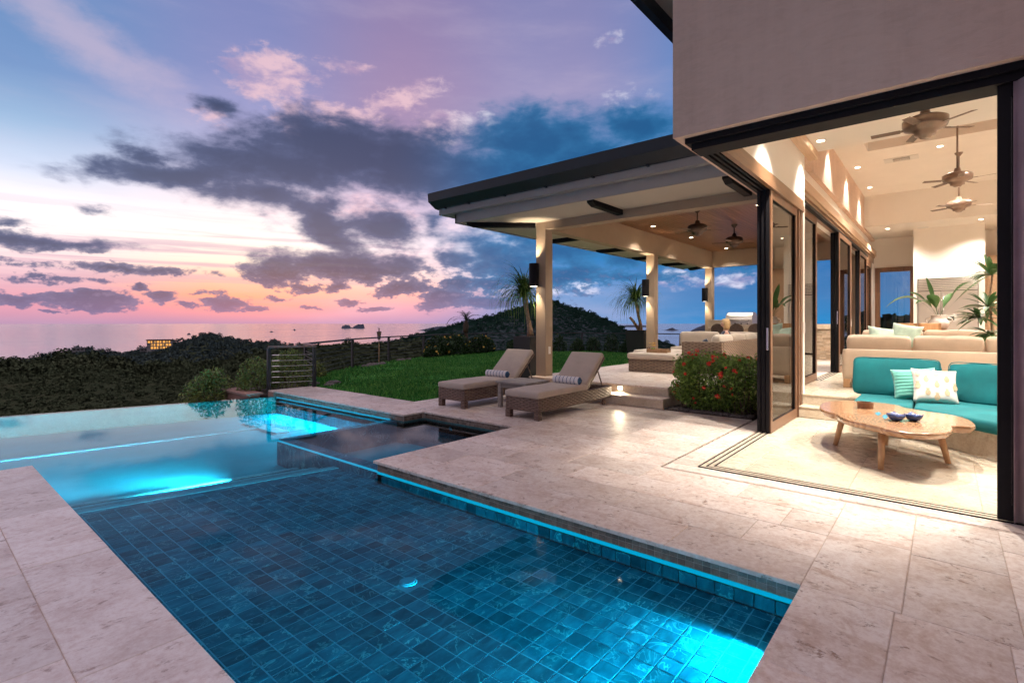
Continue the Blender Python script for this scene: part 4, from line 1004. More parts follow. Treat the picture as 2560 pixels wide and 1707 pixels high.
# walls
HW('end_wall', M['plaster'], 22.6, 22.85, 1.95, 2.06, 0.34, 4.50)
HW('end_wall', M['plaster'], 22.6, 22.85, 0.80, 1.95, 3.46, 4.50)
HW('end_wall', M['plaster'], 22.6, 22.85, -4.2, 0.80, 0.34, 4.50)
HW('end_wall', M['plaster'], 21.02, 22.59, -0.90, 0.80, 2.90, 4.50)
HW('end_wall', M['plaster'], 21.02, 22.59, 0.70, 0.80, 0.34, 2.899)
HW('end_wall', M['plaster'], 21.02, 22.59, -0.90, -0.76, 0.34, 2.899)
HW('back_wall', M['plaster'], 5.6, 24.6, -4.2, -4.0, 0.0, 6.2)
HW('pantry_wall', M['lwood'], 21.9, 22.59, -3.9, -0.905, 0.34, 3.6)
# roof with eave
HW('roof', M['gutter'], 4.0, 26, -5.2, 3.60, 6.66, 6.80)
HW('eave_soffit', M['soffit'], 4.05, 26, 2.181, 3.50, 6.56, 6.655)
HW('eave_fascia', M['gutter'], 4.0, 26, 3.501, 3.60, 6.34, 6.655)
HW('eave_gutter', M['gutter'], 4.0, 26, 3.601, 3.69, 6.42, 6.74)
for x_ in (6.3, 8.0, 10.4): HW('eave_rafter', M['black'], x_, x_ + .13, 2.19, 3.30, 6.36, 6.559)
# far door wall: header, wooden pelmet, posts
HW('door_header', M['dwoodx'], 9.70, 22.5, 1.98, 2.055, 3.60, 3.80)
HW('door_header', M['black'], 9.70, 20.0, 1.90, 1.979, 3.601, 3.66)
HW('pelmet', M['lwood'], 9.70, 22.5, 1.90, 2.055, 3.86, 4.04, bevel=.008)
HW('pelmet', M['lwood'], 9.70, 22.5, 1.94, 2.054, 3.801, 3.859)
HW('door_post', M['dwood'], 15.95, 16.15, 1.90, 2.09, 0.34, 3.60)
HW('door_post', M['plaster'], 22.0, 22.5, 1.98, 2.058, 0.34, 3.60)

def door_leaf(x0, x1, y, z0, z1, lining=True, st=0.11, mid=None, end_black=True, handle=True, name='sliding_door'):
    """one leaf in a plane y: black frame, wooden inner lining, glass pane"""
    t_ = 0.022
    mb = MB()
    mb.box(x0, x0 + st, y - t_, y + t_, z0, z1).box(x1 - st, x1, y - t_, y + t_, z0, z1)
    mb.box(x0 + st, x1 - st, y - t_, y + t_, z1 - st, z1).box(x0 + st, x1 - st, y - t_, y + t_, z0, z0 + st * 1.2)
    d = mb.build(name, M['black'], house)
    boxo('pane', M['glass'], d, x0 + st - .004, x1 - st + .004, y - .006, y + .006, z0 + st, z1 - st + .004)
    if lining:
        mb = MB(); a, b_ = y - t_ - .016, y - t_ - .0015
        mb.box(x0 + .015, x0 + st, a, b_, z0, z1).box(x1 - st, x1, a, b_, z0, z1).box(x0 + st, x1 - st, a, b_, z1 - st, z1).box(x0 + st, x1 - st, a, b_, z0, z0 + st * 1.2)
        mb.build('inner_frame', M['dwood'], d)
    if handle:
        MB().box(x0 - .012, x0 - .001, y - .012, y + .012, z0 + 1.12, z0 + 1.42).build('handle', M['chrome'], d, bevel=.004)
    return d
for i, y_ in enumerate((1.845, 1.905, 1.965)):
    door_leaf(7.56 + .02 * i, 9.20, y_, 0.012, 3.298, lining=(i == 0), handle=(i == 0))
door_leaf(9.72, 12.0, 2.04, 0.352, 3.598, handle=False)
for i, y_ in enumerate((1.925, 1.985, 2.045)):
    door_leaf(14.0 + .02 * i, 15.94, y_, 0.352, 3.598, lining=(i == 0), handle=(i == 0))
for i, y_ in enumerate((1.945, 2.005)):
    door_leaf(17.95 + .02 * i, 19.7, y_, 0.352, 3.598, lining=(i == 0), handle=False)
door_leaf(19.72, 21.98, 2.03, 0.352, 3.598, handle=False, st=.2)
for x_, z_ in ((9.62, 1.42), (15.99, 1.5)):
    boxo('switch_plate', M['plate'], house, x_ - .035, x_ + .035, 1.782 if x_ < 10 else 1.888, 1.794 if x_ < 10 else 1.899, z_ - .09, z_ + .09, bevel=.003)
# far glass door in the end wall
gd = MB().box(22.55, 22.66, 1.80, 1.949, .34, 3.459).box(22.55, 22.66, .801, .95, .34, 3.459).box(22.55, 22.66, .951, 1.799, 3.30, 3.459).box(22.55, 22.66, .951, 1.799, .34, .5).build('end_door', M['dwood'], house)
boxo('pane', M['glass'], gd, 22.60, 22.612, .95, 1.80, .5, 3.30)
# right-hand stacked leaves beside the curtain
for i, (x_, y0, y1) in enumerate(((5.40, -0.375, -0.300), (5.46, -0.46, -0.37), (5.52, -0.48, -0.40))):
    mb = MB().box(x_ - .022, x_ + .022, y0, y1, 0.012, 3.298).box(x_ - .022, x_ + .022, -2.0, -1.92, 0.012, 3.298).box(x_ - .022, x_ + .022, -1.92, y0, 3.2, 3.298).box(x_ - .022, x_ + .022, -1.92, y0, 0.012, .13)
    d = mb.build('sliding_door', M['black'], house)
    boxo('pane', M['glass'], d, x_ - .006, x_ + .006, -1.925, y0 + .003, .125, 3.21)
# air vent, speaker grilles
v_ = MB().box(10.9, 11.0, .38, .40, 5.40, 5.449)
vent = boxo('ceiling_vent', M['plate'], house, 15.35, 15.75, 0.49, 1.16, 5.436, 5.449, bevel=.004)
boxo('grille', M['slot'], vent, 15.43, 15.67, 0.66, 0.98, 5.430, 5.4355)
for k_ in range(7): boxo('slat', M['plate'], vent, 15.44 + .034 * k_, 15.452 + .034 * k_, 0.665, 0.975, 5.4255, 5.4298)
for (x_, y_, z_) in ((12.6, 1.55, 5.449), (20.8, .55, 4.499)):
    MB().lathe([(0, -.006), (.13, -.006), (.15, 0)], n=24).build('speaker_grille', M['plate'], house, loc=(x_, y_, z_))
# recessed downlights
WARM = (1.0, 0.90, 0.79)
def downlight(x, y, z, e, spot=95, parent=None, aim=None, r=.055, blend=.7, soft=.05):
    p = parent or house
    ring = MB().lathe([(r * 1.5, 0.0), (r * 1.55, -.006), (r * 1.05, -.010), (r, -.002), (r, .02)], n=20).build('downlight', M['plate'], p, loc=(x, y, z - .0005))
    MB().lathe([(0, -.003), (r, -.003)], n=16).build('lens', M['lampw'], ring)
    lamp('downlight_beam', 'SPOT', (x, y, z - .03), e, WARM, p, soft, spot, blend, aim=(aim or (x, y, 0)))
downlight(9.45, 1.525, 4.40, 230, 86)
downlight(7.2, 1.30, 4.40, 520, 84)
downlight(7.5, 0.3, 4.40, 700, 98, soft=.03)
downlight(7.2, -1.3, 4.40, 380, 98)
downlight(8.8, -1.6, 4.40, 620, 120)
downlight(13.0, 1.72, 5.45, 230, 88)
downlight(15.7, 1.72, 5.45, 230, 88)
downlight(18.25, 1.70, 5.45, 230, 88)
downlight(16.4, -1.4, 5.45, 1095, 130)
downlight(15.0, 0.1, 5.45, 974, 130)
downlight(20.3, 1.42, 4.50, 330, 130)
downlight(20.2, -0.78, 4.50, 260, 130)
downlight(12.4, -2.4, 5.9, 1095, 140)

# ---------------------------------------------------------------- pavilion
pav = empty('pavilion', (0, 0, 0), label='open terrace pavilion with four columns and a dark metal roof edge', cat='pavilion')
PW = lambda n, m, *a, **k: boxo(n, m, pav, *a, **k)
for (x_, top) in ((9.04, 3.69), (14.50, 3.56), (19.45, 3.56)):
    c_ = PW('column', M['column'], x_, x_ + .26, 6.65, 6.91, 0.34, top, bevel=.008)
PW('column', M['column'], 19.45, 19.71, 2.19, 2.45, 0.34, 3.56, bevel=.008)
boxo('outlet_plate', M['plate'], pav, 9.14, 9.22, 6.640, 6.649, 0.82, 0.98)
PW('front_beam', M['column'], 9.04, 9.30, 2.181, 6.649, 3.522, 3.689)
PW('side_beam', M['column'], 9.301, 19.449, 6.65, 6.91, 3.535, 4.19)
PW('side_beam', M['column'], 9.04, 9.30, 6.65, 6.91, 3.691, 4.19)
PW('rear_beam', M['column'], 19.45, 19.71, 2.181, 6.91, 3.561, 4.19)
PW('front_beam', M['column'], 9.041, 9.30, 2.181, 6.649, 3.691, 4.19)
PW('wall_beam', M['column'], 9.301, 19.449, 2.181, 2.30, 3.60, 4.19)
# soffit ring outside the beams
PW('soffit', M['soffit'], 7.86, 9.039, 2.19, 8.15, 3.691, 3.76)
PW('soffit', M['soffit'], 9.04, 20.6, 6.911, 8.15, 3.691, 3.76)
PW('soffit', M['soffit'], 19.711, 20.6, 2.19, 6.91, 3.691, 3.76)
PW('lower_fascia', M['fascia'], 7.82, 7.859, 2.19, 8.20, 3.665, 3.87)
PW('lower_fascia', M['fascia'], 7.82, 20.6, 8.151, 8.20, 3.664, 3.869)
PW('upper_fascia', M['fascia'], 7.68, 7.819, 2.19, 8.56, 3.865, 4.07)
PW('upper_fascia', M['fascia'], 7.82, 20.7, 8.201, 8.56, 3.866, 4.071)
g_ = [(7.679, 4.00), (7.62, 4.00), (7.42, 4.12), (7.40, 4.30), (7.44, 4.31), (7.679, 4.31)]
MB().extrude(g_, 'y', 2.19, 8.62).build('gutter', M['gutter'], pav)
for y_ in (2.6, 3.6, 4.6, 5.6, 6.6, 7.6, 8.3): MB().box(7.60, 7.672, y_, y_ + .035, 3.975, 3.999).build('gutter_bracket', M['gutter'], pav)
PW('gutter', M['gutter'], 7.68, 20.8, 8.561, 8.64, 4.0, 4.31)
MB().add([(7.44, 2.19, 4.28), (20.7, 2.19, 4.28), (20.7, 8.60, 4.28), (7.44, 8.60, 4.28), (9.6, 2.19, 4.95), (20.7, 2.19, 4.95), (20.7, 6.4, 4.95), (9.6, 6.4, 4.95)], [(0, 1, 2, 3), (4, 7, 6, 5), (0, 4, 5, 1), (2, 6, 7, 3), (0, 3, 7, 4), (1, 5, 6, 2)]).build('roof', M['gutter'], pav)
# rafter tails under the soffit
def rafter(p0, p1, w_=.06, h_=.10, cut=.14):
    p0 = Vector((*p0, 0)); p1 = Vector((*p1, 0)); L = (p1 - p0).length; a_ = math.atan2((p1 - p0).y, (p1 - p0).x)
    pr = [(0, 3.690 - h_), (L - cut, 3.690 - h_), (L, 3.690 - h_ * .45), (L, 3.690), (0, 3.690)]
    o = MB().extrude(pr, 'x', 0, 0)
    o = MB(); n = 5
    for s_ in (-w_, w_): o.v += [(u, s_, v) for u, v in pr]
    o.f = [tuple(range(5)), tuple(range(9, 4, -1))] + [(i, 5 + i, 5 + (i + 1) % 5, (i + 1) % 5) for i in range(5)]
    ob = o.build('rafter_tail', M['black'], pav, loc=(p0.x, p0.y, 0), rot=(0, 0, a_)); return ob
rafter((9.03, 6.92), (8.0, 8.02)); rafter((9.035, 4.85), (7.92, 4.85)); rafter((9.035, 2.5), (7.92, 2.5))
for x_ in (11.1, 13.6, 15.9, 18.3): rafter((x_, 6.915), (x_, 8.08))
rafter((19.72, 6.92), (20.5, 7.9)); rafter((19.715, 5.0), (20.5, 5.0))
# plank ceiling
pl = PW('ceiling', M['dwoodx'], 9.301, 19.449, 2.301, 6.649, 4.165, 4.189)
npk = 42; pw_ = (6.648 - 2.302) / npk
for i in range(npk):
    y_ = 2.302 + i * pw_
    MB().box(9.305, 19.445, y_ + .003, y_ + pw_ - .003, 4.140, 4.1645).build('plank', M['ceil'], pl)
for (x_, y_, e_) in ((13.27, 6.12, 170), (15.77, 6.02, 170), (18.85, 5.95, 160), (10.6, 5.7, 170), (12.4, 3.2, 260), (16.6, 3.2, 260)):
    downlight(x_, y_, 4.139, e_, 115, pav)

# cylinder sconces on the columns
def sconce(x, label, up, dn):
    r_ = empty('wall_sconce', (x, 6.87, 2.55), label=label, cat='wall light', group='column sconces')
    MB().lathe([(.0, .24), (.07, .24), (.105, .24), (.105, -.26), (.09, -.26), (.09, -.22), (0, -.22)], n=28).build('cylinder', M['black'], r_, smooth=False, loc=(-.13, 0, 0))
    MB().box(-.03, -.001, -.03, .03, -.08, .08).build('mount', M['black'], r_)
    MB().lathe([(0, -.256), (.089, -.256)], n=20).build('lens', M['lamps'], r_, loc=(-.13, 0, 0))
    lamp('sconce_beam', 'SPOT', (-.10, 0, -.28), dn, (1, .80, .55), r_, .04, 70, .8)
    lamp('sconce_beam', 'SPOT', (-.10, 0, .29), up, (1, .80, .55), r_, .04, 80, .8).rotation_euler = (R(180), 0, 0)
sconce(9.04, 'black cylinder sconce on the nearest column', 60, 70)
sconce(14.50, 'black cylinder sconce on the middle column', 60, 70)
sconce(19.45, 'black cylinder sconce on the farthest column', 60, 70)
# recessed step light
sl2 = empty('step_light', (8.836, 4.74, 0.262), label='small glowing square light in the terrace riser', cat='step light')
boxo('frame', M['chrome'], sl2, -.004, .001, -.06, .06, -.045, .045); boxo('lens', M['lamps'], sl2, -.007, -.0041, -.045, .045, -.032, .032)
lamp('step_beam', 'SPOT', (-.03, 0, .0), 28, (1, .80, .52), sl2, .03, 150, .6, aim=(-.3, 0, -.3))

# ---------------------------------------------------------------- sun loungers
def towel_mat():
    m, t, b, o = mat_new('striped towel')
    g = t.node('ShaderNodeTexCoord').outputs['Object']; s3 = t.node('ShaderNodeSeparateXYZ'); t.link(g, s3.inputs[0])
    w1 = t.math('FRACT', t.math('MULTIPLY', s3.outputs[1], 13.0))
    f = t.math('MULTIPLY', t.smooth(w1, 0.42, 0.47), t.smooth(w1, 0.63, 0.58))
    t.link(t.mix(f, (0.72, 0.70, 0.70, 1), (0.05, 0.12, 0.25, 1)), b.inputs['Base Color']); b.inputs['Roughness'].default_value = 0.95
    bump(t, b, t.noise(g, 260, 2), 0.5, 0.004); return m
M['towel'] = towel_mat()
def lounger(x, y, label):
    r_ = empty('sun_lounger', (x, y, 0), label=label, cat='sun lounger', group='sun loungers beside the spa')
    L, W = 2.245, 0.672
    f = MB(); f.box(0, L, 0, .05, .125, .335).box(0, L, W - .05, W, .125, .335).box(0, .05, .05, W - .05, .125, .335).box(L - .05, L, .05, W - .05, .125, .335).box(.05, 1.42, .05, W - .05, .27, .315)
    f.build('frame', M['wicker'], r_, bevel=.012)
    for (a, b_) in ((.0, .0), (.0, W - .095), (1.93, .0), (1.93, W - .095)):
        if a < 1: MB().box(a, a + .095, b_, b_ + .095, 0.0, .124).build('leg', M['wicker'], r_, bevel=.008)
        else: MB().lathe([(0, -.02), (.05, -.02), (.055, -.01), (.055, .01), (.05, .02), (0, .02)], n=18).build('wheel', M['wicker'], r_, loc=(a + .1, b_ + .047, .056), rot=(R(90), 0, 0))
    cushion('seat_cushion', M['taupe'], r_, (.70, W / 2, .385), (1.44, W + .012, .105), r=.035, puff=.018, wrinkle=.002, seed=int(y * 10))
    an = R(42)
    bl_ = .80; cx_, cz_ = 1.41, .345
    d = Vector((math.cos(an), 0, math.sin(an))); nn = Vector((-math.sin(an), 0, math.cos(an)))
    c = Vector((cx_, W / 2, cz_)) + d * bl_ / 2
    fr = link_mesh('back_frame', MB().box(-bl_ / 2, bl_ / 2 - .01, -W / 2 + .01, W / 2 - .01, -.03, .012).mesh('back_frame', M['wicker']), r_, c, (0, -an, 0))
    cc = c + nn * .066 + d * .0
    cushion('back_cushion', M['taupe'], r_, cc, (bl_ + .01, W + .012, .105), r=.035, puff=.014, rot=(0, -an, 0), wrinkle=.002, seed=int(y * 7))
    for yy in (.06, W - .06): MB().tube([(1.83, yy, .66), (2.02, yy, .33)], .012, 8).build('prop', M['wicker'], r_)
    for yy in (W - .12,): pass
    return r_
lounger(6.275, 4.748, 'taupe cushioned wicker lounger nearer the camera, side table behind it')
lounger(6.325, 6.400, 'taupe cushioned wicker lounger beside the lawn, farther one of the pair')
def towel(x, y, label):
    mb = MB(); n = 22; L = .54; pr = []
    for i in range(n * 2 + 1):   # spiral roll
        th = i / n * 2 * math.pi; pr.append((.030 + .0165 * th / math.pi / 1.0 if th < 0 else .028 + .0095 * th / math.pi, th))
    mb.lathe([(0.0, -L / 2), (.055, -L / 2), (.066, -L / 2 + .012), (.068, -L / 2 + .05), (.068, L / 2 - .05), (.066, L / 2 - .012), (.055, L / 2), (0, L / 2)], n=24)
    for i, (a, b_, c_) in enumerate(mb.v): mb.v[i] = (a, c_, b_)     # axis along y
    o = mb.build('rolled_towel', M['towel'], smooth=True, loc=(x, y, .505)); tag(o, label, 'towel', 'rolled towels')
    sp = MB(); path = [(.008 + .0078 * t_, t_) for t_ in [k_ * .35 for k_ in range(20)]]
    for sgn in (-1, 1):
        MB().tube([(r0 * math.cos(a_), sgn * (L / 2 + .002), r0 * math.sin(a_)) for r0, a_ in path], .0035, 5).build('roll_edge', M['navy'] if sgn < 0 else M['towel'], o)
    return o
towel(7.50, 5.06, 'rolled white towel with blue stripes on the nearer lounger')
towel(7.55, 6.73, 'rolled white towel with blue stripes on the lounger beside the lawn')
# weathered side table
st_ = empty('side_table', (6.85, 5.45, 0), label='weathered grey slatted wooden side table between the loungers', cat='side table')
for i in range(6): MB().box(0.0 + i * .1167 + .002, (i + 1) * .1167 - .002, 0, .70, .435, .47).build('slat', M['gwood'], st_, bevel=.003)
for a in (.03, .60):
    for b_ in (.03, .60): MB().box(a, a + .07, b_, b_ + .07, 0, .434).build('leg', M['gwood'], st_, bevel=.004)
for (a, b_, c_, d_) in ((.04, .66, .045, .07), (.04, .66, .63, .655), (.045, .07, .10, .60), (.63, .655, .10, .60)): MB().box(a, b_, c_, d_, .355, .434).build('apron', M['gwood'], st_)
# small deck button lamp by the coping
dl = MB().lathe([(0, .018), (.03, .016), (.045, .006), (.05, 0)], n=18).build('deck_marker', M['ceramic'], loc=(5.86, 6.95, 0.0)); tag(dl, 'small round deck fitting beside the coping corner', 'deck fitting')

# ---------------------------------------------------------------- coffee table (live edge slab)
def ringwood():
    m, t, b, o = mat_new('live edge slab')
    pos = t.node('ShaderNodeNewGeometry').outputs['Position']
    w1 = t.vmath('ADD', pos, t.vmath('SCALE', t.vmath('SUBTRACT', t.noise(pos, 3.5, 3, 0.5, 0, 'Color'), (.5, .5, .5)), scale=0.22))
    def rings(c): return t.vmath('LENGTH', t.vmath('MULTIPLY', t.vmath('SUBTRACT', w1, c), (1.0, 1.35, 0.0)))
    d = t.math('SMOOTH_MIN', t.math('SMOOTH_MIN', rings((7.85, 0.85, 0)), rings((6.75, 0.42, 0)), 0.15), rings((7.35, 0.05, 0)), 0.15)
    rg = t.math('FRACT', t.math('MULTIPLY', d, 17.0)); f = t.math('MULTIPLY', t.smooth(rg, 0.0, 0.75), t.smooth(rg, 1.0, 0.8))
    n = t.noise(pos, 14, 5, 0.6)
    c = t.ramp(t.math('ADD', t.math('MULTIPLY', f, 0.5), t.math('MULTIPLY', n, 0.55)), [(0.2, (0.27, 0.135, 0.065, 1)), (0.55, (0.36, 0.20, 0.105, 1)), (0.85, (0.46, 0.28, 0.165, 1))])
    t.link(c, b.inputs['Base Color']); b.inputs['Roughness'].default_value = 0.22; b.inputs['Coat Weight'].default_value = 0.3
    bump(t, b, f, 0.05, 0.002); return m
M['slab'] = ringwood()
TO = [(7.656, 1.239), (7.933, 1.228), (8.162, 1.122), (8.30, 0.93), (8.33, 0.66), (8.22, 0.47), (8.06, 0.40), (7.964, 0.301), (7.85, 0.15), (7.784, 0.0), (7.66, -0.12), (7.466, -0.20), (7.20, -0.235), (6.996, -0.22), (6.96, -0.13), (6.90, -0.05), (6.688, -0.055), (6.46, 0.0), (6.30, 0.12), (6.235, 0.288), (6.30, 0.45), (6.387, 0.52), (6.491, 0.66), (6.62, 0.80), (6.753, 0.89), (6.92, 0.955), (7.0, 0.985), (7.05, 1.056), (7.20, 1.15), (7.42, 1.21)]
tc = Vector((7.25, .5))
def smoothpoly(P, k=3):
    n = len(P); out = []
    for i in range(n):
        p0, p1, p2, p3 = (Vector(P[(i + j - 1) % n]) for j in range(4))
        for s_ in range(k):
            u = s_ / k; out.append(tuple(.5 * (2 * p1 + (p2 - p0) * u + (2 * p0 - 5 * p1 + 4 * p2 - p3) * u * u + (3 * p1 - p0 - 3 * p2 + p3) * u ** 3)))
    return out
SP = smoothpoly(TO)
tb = empty('coffee_table', (7.25, .5, 0), label='live edge wooden coffee table on four splayed round legs', cat='coffee table'); tb.location = (0, 0, 0)
sl_ = MB(); n = len(SP)
def ringp(s_, z_): return [(tc.x + (x - tc.x) * s_, tc.y + (y - tc.y) * s_, z_) for x, y in SP]
lay = [ringp(.93, .375), ringp(.965, .385), ringp(1.0, .425), ringp(.995, .443), ringp(.985, .45)]
for l_ in lay: sl_.v += l_
sl_.f = [tuple(range(n - 1, -1, -1)), tuple(range(4 * n, 5 * n))] + [(k_ * n + i, k_ * n + (i + 1) % n, (k_ + 1) * n + (i + 1) % n, (k_ + 1) * n + i) for k_ in range(4) for i in range(n)]
sl_.build('table_top', M['slab'], tb)
for (x, y) in ((7.41, 1.04), (6.46, .51), (7.81, .565), (7.21, -.02)):
    q = Vector((x, y)); p = q + (tc - q) * .16
    MB().tube([(x, y, 0), (p.x, p.y, .38)], [.026, .036], 14).build('leg', M['leg'], tb, smooth=True)
for k_, (x, y, a, l_) in enumerate(((7.30, .60, .35, .17), (7.13, .52, .55, .22))):
    MB().prism([(x - l_, y - .012), (x, y - .03), (x + l_ * .8, y + .004), (x + l_ * .2, y + .03), (x - l_ * .5, y + .014)], .4505, .4525).build('resin_inlay', M['bluecer'] if k_ > 5 else plain('blue resin', (0.10, 0.30, 0.42), 0.15), tb)
def bowl(x, y, label, s=1.0):
    mb = MB(); n = 26; pr_o = [(.028, 0), (.05, .012), (.068, .035), (.078, .062)]; pr_i = [(.072, .062), (.060, .036), (.040, .016), (0, .010)]
    mb.lathe([(0, 0)] + pr_o + pr_i, n=n)
    for i, (a, b_, c_) in enumerate(mb.v):
        if c_ > .05: th = math.atan2(b_, a); k_ = math.sin(3 * th + x) * .010 + math.sin(7 * th) * .005; mb.v[i] = (a, b_, c_ + k_)
    o = mb.build('bowl', M['bluecer'], smooth=True, loc=(x, y, .4505)); o.scale = (s, s, s); return tag(o, label, 'bowl', 'blue bowls on the coffee table')
bowl(6.90, .41, 'blue glazed bowl with wavy rim, the left one on the coffee table', 1.12)
bowl(7.0, .265, 'blue glazed bowl with wavy rim, the right one on the coffee table', 1.12)
cp = MB().lathe([(0, 0), (.082, 0), (.085, .06), (.085, .075), (.072, .075), (.070, .02), (0, .02)], n=26).build('wooden_cup', M['dwood'], loc=(7.66, .76, .4505)); tag(cp, 'round dark wooden dish on the far end of the coffee table', 'dish')

# ---------------------------------------------------------------- turquoise bench
bn = empty('bench_sofa', (0, 0, 0), label='built-in stone bench with turquoise seat and back cushions', cat='bench')
MB().prism([(8.45, .98), (8.45, .28), (7.2, -.80), (6.6, -1.3), (7.6, -2.6), (9.549, -2.2), (9.549, .399), (9.20, .399), (9.20, .98)], 0.001, .30).build('base', M['travs'], bn)
def polycushion(name, P, z0, z1, mat, parent, bev=.045):
    o = MB().prism(P, z0, z1).build(name, mat, parent, bevel=bev, seg=4); o.data.shade_smooth(); return o
polycushion('seat_cushion', [(8.44, .985), (8.235, .33), (9.36, .33), (9.36, .985)][::-1], .302, .442, M['turq'], bn)
polycushion('seat_cushion', [(8.225, .315), (7.12, -.80), (7.9, -1.75), (9.36, -.4), (9.36, .315)][::-1], .302, .442, M['turq'], bn)
cushion('back_cushion', M['turq'], bn, (9.40, .565, .70), (.20, 1.04, .53), r=.06, puff=.02, rot=(0, R(9), 0), wrinkle=.006, seed=3, n=16)
cushion('back_cushion', M['turq'], bn, (9.13, -.52, .68), (.20, 1.10, .52), r=.06, puff=.02, rot=(0, R(14), R(-24)), wrinkle=.012, seed=5, n=16)
def piping(cush, w_, h_, t_, mat):
    for sx_ in (-1, 1):
        P = []
        for k_ in range(41):
            a = 2 * math.pi * k_ / 40; ca, sa = math.cos(a), math.sin(a)
            P.append((sx_ * t_, math.copysign(abs(ca) ** .18, ca) * w_ / 2, math.copysign(abs(sa) ** .18, sa) * h_ / 2))
        MB().tube(P, .006, 6, cap=False).build('piping', mat, cush, smooth=True)
for cu in [c for c in bn.children if c.name.startswith('back_cushion')]: piping(cu, cu.dimensions.y - .035, cu.dimensions.z - .035, .078, M['turq'])
ol = boxo('outlet', M['plate'], bn, -.006, .006, -.036, .036, -.058, .058, bevel=.003)
ol.location = (7.875, -.262, .183); ol.rotation_euler = (0, 0, R(-40.8)); 
for zz in (-.026, .022):
    for yy in (-.010, .010): MB().box(-.0075, -.0065, yy - .002, yy + .002, zz - .006, zz + .008).build('socket_slot', M['slot'], ol)
    MB().lathe([(0, 0), (.003, 0)], n=8).build('socket_slot', M['slot'], ol, loc=(-.0072, 0, zz - .012), rot=(0, R(-90), 0))
# throw pillows
me, pos = pillow_mesh('pillow', M['mint'], .50, .44, .15, n=28, ribs=9)
o = link_mesh('throw_pillow', me, None, (9.07, .335, .655), (R(-20), R(-6), R(-84))); tag(o, 'mint green quilted pillow on the turquoise bench', 'pillow')
me, pos = pillow_mesh('pillow', M['white'], .50, .47, .16, n=20)
wp_ = link_mesh('throw_pillow', me, None, (8.86, .115, .655), (R(-22), R(3), R(-72))); tag(wp_, 'white pillow printed with gold pineapples on the turquoise bench', 'pillow')
def pine(u0, v0, s):
    """pineapple print following the pillow's front face"""
    mb = MB()
    def S(u, v):
        i = (u / .5 + .5) * 20; j = (v / .47 + .5) * 20; p = pos(min(20, max(0, i)), min(20, max(0, j)), -1); return (u, p[1] - .0015, v)
    n = 14; ring = [(u0 + math.cos(2 * math.pi * k_ / n) * .030 * s, v0 + math.sin(2 * math.pi * k_ / n) * .040 * s) for k_ in range(n)]
    mb.add([S(u0, v0)] + [S(*p) for p in ring], [(0, 1 + k_, 1 + (k_ + 1) % n) for k_ in range(n)])
    for a in (-.75, -.4, 0, .4, .75):
        bx, bz = u0 + math.sin(a) * .010 * s, v0 + .034 * s; tx_, tz_ = u0 + math.sin(a) * .036 * s, v0 + .038 * s + math.cos(a) * .040 * s
        mb.add([S(bx - .006 * s, bz), S(bx + .006 * s, bz), S(tx_, tz_)], [(0, 1, 2)])
    mb.build('pineapple_print', M['gold'], wp_)
for (u, v) in ((-.11, .07), (.11, .08), (0, .0), (-.10, -.11), (.105, -.10), (-.20, -.02), (.20, -.02), (0, .155), (0, -.165), (-.19, .15)): pine(u, v, 1.0)

# ---------------------------------------------------------------- beige sofas indoors
sf1 = empty('sofa', (10.9, 1.43, .34), label='long beige fabric sofa seen from behind on the upper floor', cat='sofa'); sf1.location = (0, 0, 0)
cushion('back', M['beige'], sf1, (11.03, -.72, .76), (.24, 4.30, .54), r=.04, puff=.004, wrinkle=.0015, seed=8)
cushion('seat', M['beige'], sf1, (11.60, -.72, .62), (.92, 4.28, .25), r=.05, puff=.02, seed=9)
for i, (y0, y1) in enumerate(((.445, 1.40), (-.485, .435), (-1.42, -.495), (-2.35, -1.43))):
    cushion('back_cushion', M['beige'], sf1, (11.24, (y0 + y1) / 2, 1.075), (.24, y1 - y0, .38), r=.065, puff=.015, rot=(0, R(-10), 0), wrinkle=.006, seed=20 + i)
for (x, y) in ((10.96, 1.36), (10.96, -.7), (11.95, 1.36), (11.95, -.7)): MB().box(x - .04, x + .05, y - .05, y + .05, .345, .50).build('leg', M['leg'], sf1, bevel=.004)
sf2 = empty('sofa', (0, 0, 0), label='second beige sofa facing the room behind the first one', cat='sofa')
cushion('base', M['beige'], sf2, (13.0, -.5, .72), (.95, 3.8, .42), r=.05, puff=.01, seed=30)
cushion('back', M['beige'], sf2, (13.42, -.5, .98), (.22, 3.8, .50), r=.05, puff=.01, seed=31)
for i, (y0, y1) in enumerate(((.345, 1.36), (-.70, .335), (-1.72, -.71))):
    cushion('back_cushion', M['beige'], sf2, (13.22, (y0 + y1) / 2, 1.14), (.24, y1 - y0, .40), r=.065, puff=.015, rot=(0, R(10), 0), wrinkle=.006, seed=40 + i)
for (x, y) in ((12.6, 1.3), (13.4, 1.3)): MB().box(x, x + .08, y - .04, y + .04, .345, .52).build('leg', M['leg'], sf2)
for i, (x, y, z, rx_, rz_, lb) in enumerate(((12.75, .98, 1.20, -35, -70, 'sage patterned pillow at the left end of the second sofa'), (12.9, .62, 1.25, -30, -95, 'sage patterned pillow leaning right of its twin'))):
    me, _ = pillow_mesh('pillow', M['sage'], .5, .5, .16, n=14, seed=i)
    tag(link_mesh('throw_pillow', me, None, (x, y, z), (R(rx_), R(10), R(rz_))), lb, 'pillow', 'sage pillows')

